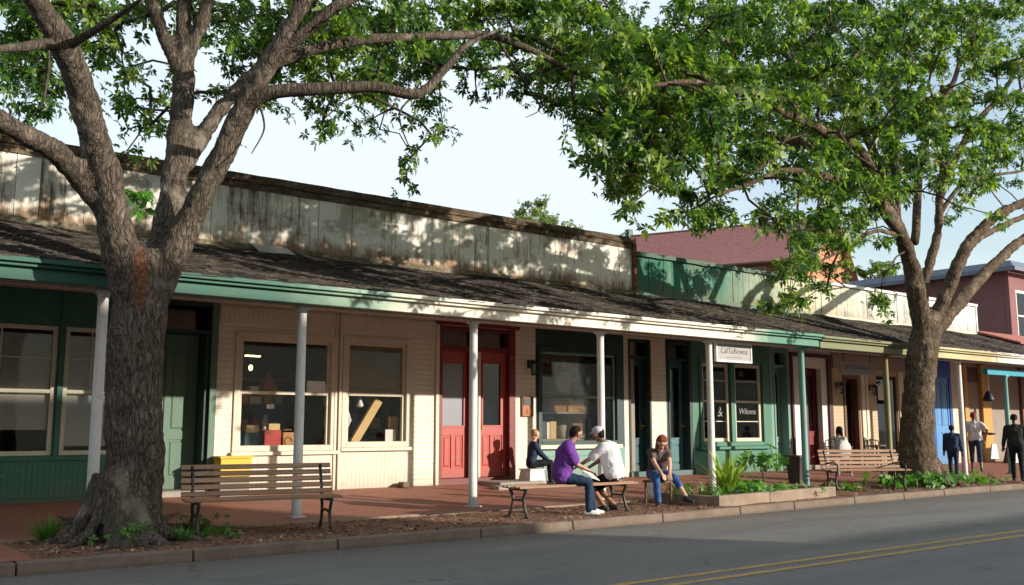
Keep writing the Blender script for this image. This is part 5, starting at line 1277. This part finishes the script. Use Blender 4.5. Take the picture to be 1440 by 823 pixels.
T = empty('umbrella_sapling', (15.45, 12.15, .2), 'young sapling with a thin stem and drooping umbrella leaves in the planter', 'sapling')
m = MB(); p, r = catmull([(15.45, 12.15, .15), (15.47, 12.15, .45), (15.42, 12.15, .75), (15.45, 12.15, .88)], [.022, .018, .014, .008]); m.tube(p, r, 8); m.build('stem', BARK2, T, smooth=True)
P = np.array([(15.45, 12.15, .86)]) + rng.normal(size=(26, 3)) * np.array([.2, .2, .075]); rosettes('leaves', P, 1.15, PLANT, T, width=.45, nl=7)
# grass clumps and weeds round trunk 1
tuft('grass_tuft', (2.75, 12.55, .12), 'dark green strappy grass tuft left of the big trunk', 130, .38, .009, 1.15, PLANT, 11, group='grass tufts')
tuft('grass_tuft', (4.1, 11.75, .12), 'bright green grass tuft growing between roots right of the big trunk', 60, .26, .008, 1.2, PLANT, 12, group='grass tufts')
leafy('weed_clump', (3.42, 11.72, .12), 'small leafy weed growing between the roots in front of the big trunk', 30, .24, .2, PLANT, 13, .55, .45, 'weeds by the big trunk')
leafy('weed_clump', (4.5, 12.5, .12), 'small leafy weed just left of the near bench leg', 36, .35, .24, PLANT, 14, .5, .45, 'weeds by the big trunk')
leafy('weed_clump', (4.62, 11.95, .12), 'tiny weed patch under the left leg of the near bench', 22, .25, .1, PLANT, 15, .4, .45, 'weeds by the big trunk')
for i, (x, y, rr, hh, n, lab) in enumerate([(20.3, 12.45, .55, .26, 34, 'large glossy leafy plant under the right end of the far bench'), (21.1, 11.95, .6, .28, 60, 'bright green broad leafy clump at the foot of the far tree'), (23.3, 12.4, .65, .27, 46, 'leafy green clump right of the far tree trunk'), (18.8, 12.75, .7, .10, 22, 'low green cover under the far bench'), (24.6, 12.4, .6, .12, 20, 'thin low greenery beyond the white porch post')]):
    leafy('leafy_clump', (x, y, .12), lab, n, rr, hh, PLANT, 30 + i, 1.05, .5, 'leafy plants around the far tree')

# cafe furniture
WORLD[0] = False
def cafe_chair(loc, rz, label, mat=IRON):
    T = empty('cafe_chair', loc, label, 'chair', 'cafe chairs', rz=R(rz))
    for sx in (-1, 1):
        for y0_, y1_ in ((-.2, -.22), (.2, .24)):
            m = MB(); m.tube([(sx * .19, y0_, .45), (sx * .21, y1_, 0)], .013, 6); m.build('leg', mat, T)
    m = MB(); m.box(-.21, .21, -.21, .21, .445, .47); m.build('seat', STEEL, T, bevel=.01)
    m = MB(); m.tube([(-.19, .2, .45), (-.2, .24, .7), (-.17, .27, .88), (0, .28, .92), (.17, .27, .88), (.2, .24, .7), (.19, .2, .45)], .014, 6)
    for x in (-.1, 0, .1): m.tube([(x, .21, .47), (x, .27, .9)], .009, 5)
    for sx in (-1, 1): m.tube([(sx * .2, .23, .66), (sx * .23, 0, .66), (sx * .22, -.18, .62), (sx * .2, -.2, .46)], .012, 6)
    m.build('backrest', mat, T); return T
def cafe_table(loc, label, top):
    T = empty('cafe_table', loc, label, 'table'); m = MB(); m.lathe([(.38, .72), (.38, .75)], (0, 0, 0), 24); m.build('tabletop', top, T, bevel=.004)
    m = MB(); m.tube([(0, 0, .02), (0, 0, .72)], .03, 10); m.lathe([(.22, 0), (.2, .025)], (0, 0, 0), 18); m.build('pedestal', IRON, T); return T
cafe_table((24.9, 15.6, .23), 'round cafe table with brown top behind the olive porch post', SLAT)
cafe_chair((24.2, 15.3, .22), 120, 'black metal cafe chair left of the olive porch post'); cafe_chair((25.3, 15.2, .22), 200, 'black metal cafe chair turned toward the street, right of the cafe table')
cafe_chair((25.6, 16.1, .25), 20, 'black metal cafe chair against the cafe wall behind the table')
T = empty('round_back_chair', (22.55, 15.2, .22), 'grey rounded-back chair behind the far bench', 'chair', rz=R(160))
m = MB(); m.cap((0, .2, .62), .2, (0, .2, .72), .19, 16); m.v = [(x, .2 + (y - .2) * .22, z) for x, y, z in m.v]; m.build('backrest', GREYB, T, smooth=True)
m = MB(); m.box(-.2, .2, -.2, .18, .42, .46); m.build('seat', GREYB, T, bevel=.02)
for sx in (-1, 1):
    for sy in (-1, 1): m = MB(); m.tube([(sx * .17, sy * .16, .42), (sx * .19, sy * .19, 0)], .014, 6); m.build('leg', STEEL, T)
WORLD[0] = True
boxy('menu_board', 23.9, 24.5, 16.3, 16.34, .95, 1.2, CARDL, 'pale menu card standing by the cafe door', 'menu')
m = MB(); m.box(23.95, 24.45, 16.1, 16.6, .9, .94)
T = empty('side_table', (24.2, 16.35, .27), 'small table by the cafe door', 'table'); m.build('tabletop', BROWNP, T); m = MB(); m.tube([(24.2, 16.35, .27), (24.2, 16.35, .9)], .03, 8); m.build('leg', IRON, T)
T = empty('sandwich_board', (33.9, 16.1, .28), 'white and black sandwich board standing by the taupe wall at far right', 'sign')
m = MB(); m.hexa([(33.6, 15.9, .28), (34.2, 15.9, .28), (34.2, 15.93, .28), (33.6, 15.93, .28)], [(33.6, 16.08, .95), (34.2, 16.08, .95), (34.2, 16.11, .95), (33.6, 16.11, .95)]); m.build('panel', WHITE, T); m = MB(); m.hexa([(33.6, 16.3, .28), (34.2, 16.3, .28), (34.2, 16.33, .28), (33.6, 16.33, .28)], [(33.6, 16.12, .95), (34.2, 16.12, .95), (34.2, 16.15, .95), (33.6, 16.15, .95)]); m.build('back_panel', BLACKP, T)
# boy's bucket stool, woman's stool
T = empty('white_stool', (12.98, 16.2, .27), 'white tapered bucket stool the blond child sits on', 'stool')
m = MB(); m.hexa([(12.74, 16.0, .27), (13.22, 16.0, .27), (13.22, 16.42, .27), (12.74, 16.42, .27)], [(12.79, 16.04, .57), (13.17, 16.04, .57), (13.17, 16.38, .57), (12.79, 16.38, .57)]); m.build('body', WHITE, T, bevel=.01)
m = MB(); m.box(12.76, 13.2, 16.01, 16.41, .573, .6); m.build('seat', WHITE, T, bevel=.01)
T = empty('low_stool', (12.72, 12.3, .12), 'low dark wooden stool under the seated red-haired woman', 'stool')
m = MB(); m.box(12.52, 12.92, 12.12, 12.5, .49, .53); m.build('seat', BROWNP, T, bevel=.008)
for sx in (12.56, 12.88):
    for sy in (12.16, 12.46): m = MB(); m.tube([(sx, sy, .12), (sx, sy, .49)], .02, 8); m.build('leg', BROWNP, T)
# bags / papers
m = MB(); m.cap((12.38, 12.12, .45), .075, (12.4, 12.12, .30), .10, 12); m.tube([(12.36, 12.12, .5), (12.34, 12.12, .6), (12.42, 12.12, .6), (12.4, 12.12, .5)], .01, 6); tag(m.build('plastic_bag', C_WHITE, smooth=True, mods=[displace(.06, .04)]), 'white plastic bag hanging at the red-haired woman\'s hip', 'bag')
M = Matrix.Translation((10.50, 11.70, .74)) @ Euler((R(35), R(12), R(20))).to_matrix().to_4x4()
m = MB(); m.box(-.2, .2, -.15, .15, -.004, .004, M); tag(m.build('paper_map', PAPER), 'open white sheet of paper held between the two seated men', 'paper')

# ------------------------------------------------------------ people
WORLD[0] = False
def V3(*a): return Vector(a)
def ik(a, c, l1, l2, pole):
    a = Vector(a); c = Vector(c); d = c - a; L = min(d.length, (l1 + l2) * .995); d.normalize(); c2_ = a + d * L
    x = (l1 * l1 - l2 * l2 + L * L) / (2 * L); h = math.sqrt(max(0, l1 * l1 - x * x)); p = Vector(pole); p = (p - d * p.dot(d)).normalized()
    return a + d * x + p * h, c2_
def person(label, loc, rz, sc=1.0, pelvis=(0, 0, .95), lean=(0, 0, .0), chest=None, head=None, face=(0, -1, -.1), hands=None, feet=None, skin=SKIN, top=C_WHITE, bottom=C_JEAN, hair=H_BLACK, shoe=SHOEB, sleeve='short', legs='long', style='short', elbow_pole=None, knee_pole=None, toes=None, bulk=1.0, group=None, bareshin=None, hat=None, female=False, curl=.5):
    T = empty('person', loc, label, 'person', group, rz=R(rz), sc=sc)
    pel = Vector(pelvis); up = Vector(lean) + Vector((0, 0, 1)); up.normalize()
    side = Vector((1, 0, 0)); fwd = side.cross(up) * -1 if side.cross(up).y > 0 else side.cross(up)
    waist = pel + up * .18; ch = pel + up * .36; neck = pel + up * .53; hd = Vector(head) if head else neck + up * .15 + fwd * .03
    sw = .165 if female else .185; hw = .09
    sh = [neck + side * s_ * sw - up * .078 for s_ in (1, -1)]; hp = [pel + side * s_ * hw for s_ in (1, -1)]
    hands = [Vector(h) for h in hands]; feet = [Vector(f) for f in feet]
    ep = elbow_pole or [(.5, .6, -.5), (-.5, .6, -.5)]; kp = knee_pole or [(0, -1, .3)] * 2
    el = []; hn = []; kn = []; an = []
    for i in range(2):
        e, h = ik(sh[i], hands[i], .28, .25, ep[i]); el.append(e); hn.append(h)
        k, a = ik(hp[i], feet[i] + Vector((0, 0, .08)), .44, .42, kp[i]); kn.append(k); an.append(a)
    body = MB()
    body.cap(hp[0], .085, hp[1], .085); body.cap(waist + side * .05, .085, waist - side * .05, .085); body.cap(pel + side * .05, .09, ch + side * .06, .09); body.cap(pel - side * .05, .09, ch - side * .06, .09)
    body.cap(sh[0] - side * .03, .055, sh[1] + side * .03, .055); body.cap(ch, .10, neck - up * .03, .07); body.cap(neck - up * .03, .052, hd - up * .03, .05)
    f = Vector(face).normalized(); hu = (up - f * up.dot(f)).normalized() if abs(up.dot(f)) < .95 else Vector((0, 0, 1)); hs = f.cross(hu).normalized()
    hu = hs.cross(f).normalized()
    body.cap(hd + hu * .035 - f * .018, .082, hd + hu * .02 + f * .012, .078, 16); body.cap(hd + hu * .0 + f * .012, .064, hd - hu * .068 + f * .042, .036, 12)
    body.cap(hd - hu * .0 + f * .085, .010, hd - hu * .022 + f * .1, .013, 8)
    for s_ in (1, -1): body.cap(hd + hs * s_ * .078 - hu * .012, .014, hd + hs * s_ * .08 + hu * .016, .018, 8)
    arms = []
    for i in range(2):
        body.cap(sh[i], .05, el[i], .038); body.cap(el[i], .038, hn[i], .026)
        body.cap(hp[i], .078, kn[i], .052); body.cap(kn[i], .052, an[i], .036); body.cap(kn[i] * .6 + an[i] * .4, .05, kn[i] * .35 + an[i] * .65, .044)
        t_ = Vector(toes[i]) if toes else Vector((0, -1, 0)); t_.normalize(); body.cap(an[i] - Vector((0, 0, .045)), .035, an[i] + t_ * .13 - Vector((0, 0, .055)), .028)
        # hand: palm and five fingers
        d = (hn[i] - el[i]).normalized(); s2 = d.cross(Vector((0, 0, 1))); s2 = s2.normalized() if s2.length > .05 else Vector((1, 0, 0)); n2 = s2.cross(d).normalized()
        if n2.z > 0: n2 = -n2
        base = hn[i] + d * .01
        for k in (-1, 0, 1): body.cap(base + s2 * k * .018, .016, base + d * .07 + s2 * k * .026, .014, 8)
        for k, (o_, l_) in enumerate(((-.036, .058), (-.012, .07), (.012, .066), (.036, .05))):
            q0 = base + d * .075 + s2 * o_; q1 = q0 + (d * math.cos(curl * .6) + n2 * math.sin(curl * .6)) * l_ * .5; q2 = q1 + (d * math.cos(curl * 1.6) + n2 * math.sin(curl * 1.6)) * l_ * .5
            body.cap(q0, .0095, q1, .009, 7); body.cap(q1, .009, q2, .008, 7)
        ts = (1 if i == 0 else -1) * (1 if s2.x * side.x >= 0 else -1) * -1
        q0 = base + s2 * ts * .028 + d * .012; q1 = q0 + (s2 * ts * .7 + d * .7) * .035; q2 = q1 + (d + n2 * .3).normalized() * .03
        body.cap(q0, .013, q1, .011, 7); body.cap(q1, .011, q2, .009, 7)
    bo = body.build('body', skin, T, smooth=True, mods=[remesh(.0075)])
    # face
    for s_ in (1, -1): m = MB(); m.ball(hd + hs * s_ * .031 + hu * .012 + f * .083, .0095, 8); m.build('eye', EYE, bo, smooth=True)
    m = MB(); m.cap(hd + hs * .018 - hu * .047 + f * .078, .006, hd - hs * .018 - hu * .047 + f * .078, .006, 6); m.build('mouth', LIP, bo, smooth=True)
    for s_ in (1, -1): m = MB(); m.cap(hd + hs * s_ * .018 + hu * .032 + f * .085, .004, hd + hs * s_ * .045 + hu * .03 + f * .074, .004, 6); m.build('eyebrow', hair, bo, smooth=True)
    # clothes
    b = bulk; m = MB()
    m.cap(hp[0] * .98 + up * .05, .108 * b, hp[1] * .98 + up * .05, .108 * b); m.cap(waist + side * .055, .112 * b, ch + side * .07, .118 * b); m.cap(waist - side * .055, .112 * b, ch - side * .07, .118 * b)
    m.cap(ch, .13 * b, neck - up * .06, .085 * b); m.cap(sh[0] - side * .03, .07 * b, sh[1] + side * .03, .07 * b); m.cap(ch + side * .09, .1 * b, sh[0] - side * .04, .075 * b); m.cap(ch - side * .09, .1 * b, sh[1] + side * .04, .075 * b)
    m.cap(pel + up * .07 + side * .05, .118 * b, waist + side * .05, .112 * b); m.cap(pel + up * .07 - side * .05, .118 * b, waist - side * .05, .112 * b)
    if sleeve != 'none':
        for i in range(2):
            if sleeve == 'long':
                m.cap(sh[i], .07 * b, el[i], .053 * b); m.cap(el[i], .053 * b, el[i].lerp(hn[i], .94), .038 * b)
            else: m.cap(sh[i], .07 * b, sh[i].lerp(el[i], .72 if sleeve == 'short' else .4), .062 * b)
    m.build('jacket' if sleeve == 'long' else 'shirt', top, T, smooth=True, mods=[remesh(.014), displace(.11, .028)])
    m = MB(); m.cap(hp[0], .108, hp[1], .108); m.cap(pel + side * .05, .105, pel + side * .05 + up * .06, .105); m.cap(pel - side * .05, .105, pel - side * .05 + up * .06, .105)
    for i in range(2):
        m.cap(hp[i], .102, kn[i], .068)
        if legs == 'long' or (bareshin is not None and bareshin != i and legs == 'mixed'): m.cap(kn[i], .068, kn[i].lerp(an[i], .5), .062); m.cap(kn[i].lerp(an[i], .5), .062, an[i] + Vector((0, 0, -.01)), .055)
        elif legs == 'mixed' or legs == 'crop': m.cap(kn[i], .068, kn[i].lerp(an[i], .45), .062)
        else: m.cap(kn[i], .072, kn[i].lerp(an[i], .08), .072)
    m.build('trousers' if legs != 'shorts' else 'shorts', bottom, T, smooth=True, mods=[remesh(.014), displace(.09, .022)])
    for i in range(2):
        t_ = Vector(toes[i]) if toes else Vector((0, -1, 0)); t_.normalize(); m = MB()
        a = an[i] - Vector((0, 0, .045)); sd = t_.cross(Vector((0, 0, 1))).normalized() if abs(t_.z) < .9 else Vector((1, 0, 0))
        m.cap(a - t_ * .045, .042, a + t_ * .06, .043); m.cap(a + t_ * .05 - Vector((0, 0, .008)) + sd * .012, .036, a + t_ * .15 - Vector((0, 0, .012)) + sd * .008, .028); m.cap(a + t_ * .05 - Vector((0, 0, .008)) - sd * .012, .036, a + t_ * .145 - Vector((0, 0, .012)) - sd * .008, .028)
        m.cap(a, .045, a + Vector((0, 0, .035)), .045)
        m.build('shoe', shoe, T, smooth=True, mods=[remesh(.01)])
    # hair
    m = MB()
    m.ball(hd + hu * .048 - f * .026, (.088, .088, .085), 16)
    if style == 'short': m.cap(hd + hu * .03 - f * .05, .078, hd - hu * .03 - f * .055, .055)
    if style == 'bob':
        m.ball(hd + hu * .058 - f * .028, (.094, .094, .086), 16)
        for s_ in (1, -1, 0): m.cap(hd + hs * s_ * .05 + hu * .03 - f * .04, .052, hd + hs * s_ * .072 - hu * .12 - f * .02, .036)
        m.cap(hd + hu * .085 + hs * .03 + f * .02, .045, hd + hu * .07 - hs * .03 + f * .02, .045)
    if style == 'bun': m.cap(hd + hu * .0 - f * .08, .05, hd - hu * .02 - f * .11, .04)
    m.build('hair', hair, T, smooth=True, mods=[remesh(.011), displace(.035, .018)])
    if hat:
        m = MB(); m.ball(hd + hu * .068 - f * .018, (.104, .104, .08), 18); m.build('cap', hat, T, smooth=True, mods=[remesh(.009)])
        m = MB(); c0 = hd + hu * .07 + f * .08; m.cap(c0 + hs * .04, .012, c0 + f * .07 + hs * .03, .009, 8); m.cap(c0 - hs * .04, .012, c0 + f * .07 - hs * .03, .009, 8); m.cap(c0, .012, c0 + f * .085, .009, 8); m.build('cap_peak', hat, T, smooth=True, mods=[remesh(.006)])
    return T
ST = .12
# blond child on the white stool, facing right
person('blond child in a navy jacket sitting on a white stool against the cream wall', (12.98, 16.22, .27), 62, .92, pelvis=(0, 0.02, .46), lean=(0, -.12, 0), face=(.1, -1, .0),
       hands=[(.10, -.40, .52), (-.06, -.40, .52)], feet=[(.10, -.46, 0), (-.10, -.42, 0)], top=C_NAVY, bottom=C_BLACK, hair=H_BLOND, shoe=SHOEB, sleeve='long')
# man in purple
person('man in a purple polo shirt and dark jeans sitting on the backless bench', (10.02, 11.72, ST), 50, 1.0, pelvis=(0, .05, .575), lean=(0, -.26, 0), head=(.03, -.20, 1.235), face=(.35, -1, -.35),
       hands=[(.14, -.40, .66), (-.04, -.40, .67)], feet=[(.12, -.46, 0), (-.14, -.38, 0)], skin=SKINT, top=C_PURPLE, bottom=C_JEAN, hair=H_BLACK, shoe=SHOEW, toes=[(.3, -1, 0), (-.1, -1, 0)], bulk=1.42)
# man in white with cap, turned away
person('man in a white shirt and pale cap seen from behind on the backless bench', (11.06, 11.72, ST), 200, 1.0, pelvis=(0, .05, .575), lean=(-.02, -.30, 0), head=(.0, -.25, 1.215), face=(-.1, -1, -.35),
       hands=[(-.02, -.56, .60), (.30, -.56, .66)][::-1], feet=[(.12, -.10, 0), (-.10, -.02, 0)], skin=SKINT, top=C_WHITE, bottom=C_BLACK, hair=H_BLACK, shoe=SHOEB, legs='shorts', hat=C_PINK, bulk=1.34, toes=[(.2, -1, 0), (-.2, -1, 0)])
# red-haired woman
person('red-haired woman in a brown top and blue jeans leaning forward with crossed legs', (12.72, 12.32, ST), -34, 1.0, pelvis=(0, .04, .51), lean=(0, -.55, 0), head=(.0, -.43, 1.07), face=(-.05, -1, -.8),
       hands=[(.09, -.60, .50), (-.01, -.62, .47)], feet=[(.36, -.62, .08), (-.10, -.50, 0)], knee_pole=[(-.1, -.6, 1), (-.05, -1, .3)], top=C_BROWN, bottom=C_JEANB, hair=H_RED, shoe=SHOEB, legs='mixed', bareshin=0, style='bob', female=True, sleeve='cap', toes=[(.7, -1, -.1), (-.1, -1, 0)])
# standing people at right
person('short person in a dark navy jacket and jeans walking beside the white porch post', (25.0, 13.45, .14), 115, .80, pelvis=(0, 0, .93), lean=(0, -.08, 0), hands=[(.27, -.10, .86), (-.28, -.06, .84)], elbow_pole=[(.5, 1, -.3), (-.5, 1, -.3)], feet=[(.1, -.14, 0), (-.1, .16, 0)], skin=SKIND, top=C_NAVY, bottom=C_JEAN, sleeve='long', bulk=1.28)
t1 = person('person in a white shirt and red head scarf carrying a dark tray', (27.95, 14.35, .17), 120, .99, pelvis=(0, 0, .95), lean=(0, -.04, 0), hands=[(-.28, .05, 1.0), (.26, -.30, 1.12)][::-1], feet=[(.1, -.08, 0), (-.12, .2, 0)], skin=SKIND, top=C_WHITE, bottom=C_NAVY, hair=H_REDB, sleeve='short', legs='crop', bulk=1.12)
person('person in a dark charcoal coat and trousers walking away near the kerb at far right', (24.9, 11.75, .13), 120, .95, pelvis=(0, 0, .95), lean=(0, -.06, 0), hands=[(.29, -.14, .90), (-.27, -.20, .98)], elbow_pole=[(.6, 1, -.3), (-.6, 1, -.3)], feet=[(.08, -.10, 0), (-.1, .12, 0)], skin=SKIND, top=C_CHAR, bottom=C_BLACK, sleeve='long', bulk=1.15, style='bun')
person('dark-haired person in a white top sitting by the cafe door behind the far bench', (23.2, 15.7, .24), 100, .95, pelvis=(0, 0, .52), lean=(0, -.2, 0), hands=[(.12, -.42, .6), (-.12, -.42, .6)], feet=[(.1, -.46, 0), (-.1, -.42, 0)], skin=SKINT, top=C_WHITE, bottom=C_BLACK, style='bob', female=True)
cafe_chair((23.15, 15.72, .235), 100, 'metal cafe chair with the person in white sitting on it')
WORLD[0] = True
M = Matrix.Translation(at(1389, 610, 14.25)) @ Euler((0, R(6), R(-20))).to_matrix().to_4x4()
m = MB(); m.lathe([(.12, -.03), (.22, .0), (.22, .02), (.19, .02)], (0, 0, 0), 20); m.v = [tuple(M @ Vector(p)) for p in m.v]; tag(m.build('tray', BLACKP, smooth=True), 'round dark tray held out by the person in the white shirt', 'tray')
c = at(1398, 632, 14.5); m = MB(); m.hexa([(c.x - .22, c.y, c.z - .28), (c.x + .28, c.y, c.z - .28), (c.x + .28, c.y + .05, c.z - .28), (c.x - .22, c.y + .05, c.z - .28)], [(c.x - .1, c.y, c.z + .15), (c.x + .16, c.y, c.z + .17), (c.x + .16, c.y + .03, c.z + .17), (c.x - .1, c.y + .03, c.z + .15)]); tag(m.build('white_bag', C_WHITE, mods=[displace(.06, .02)]), 'white cloth bag hanging below the dark tray', 'bag')
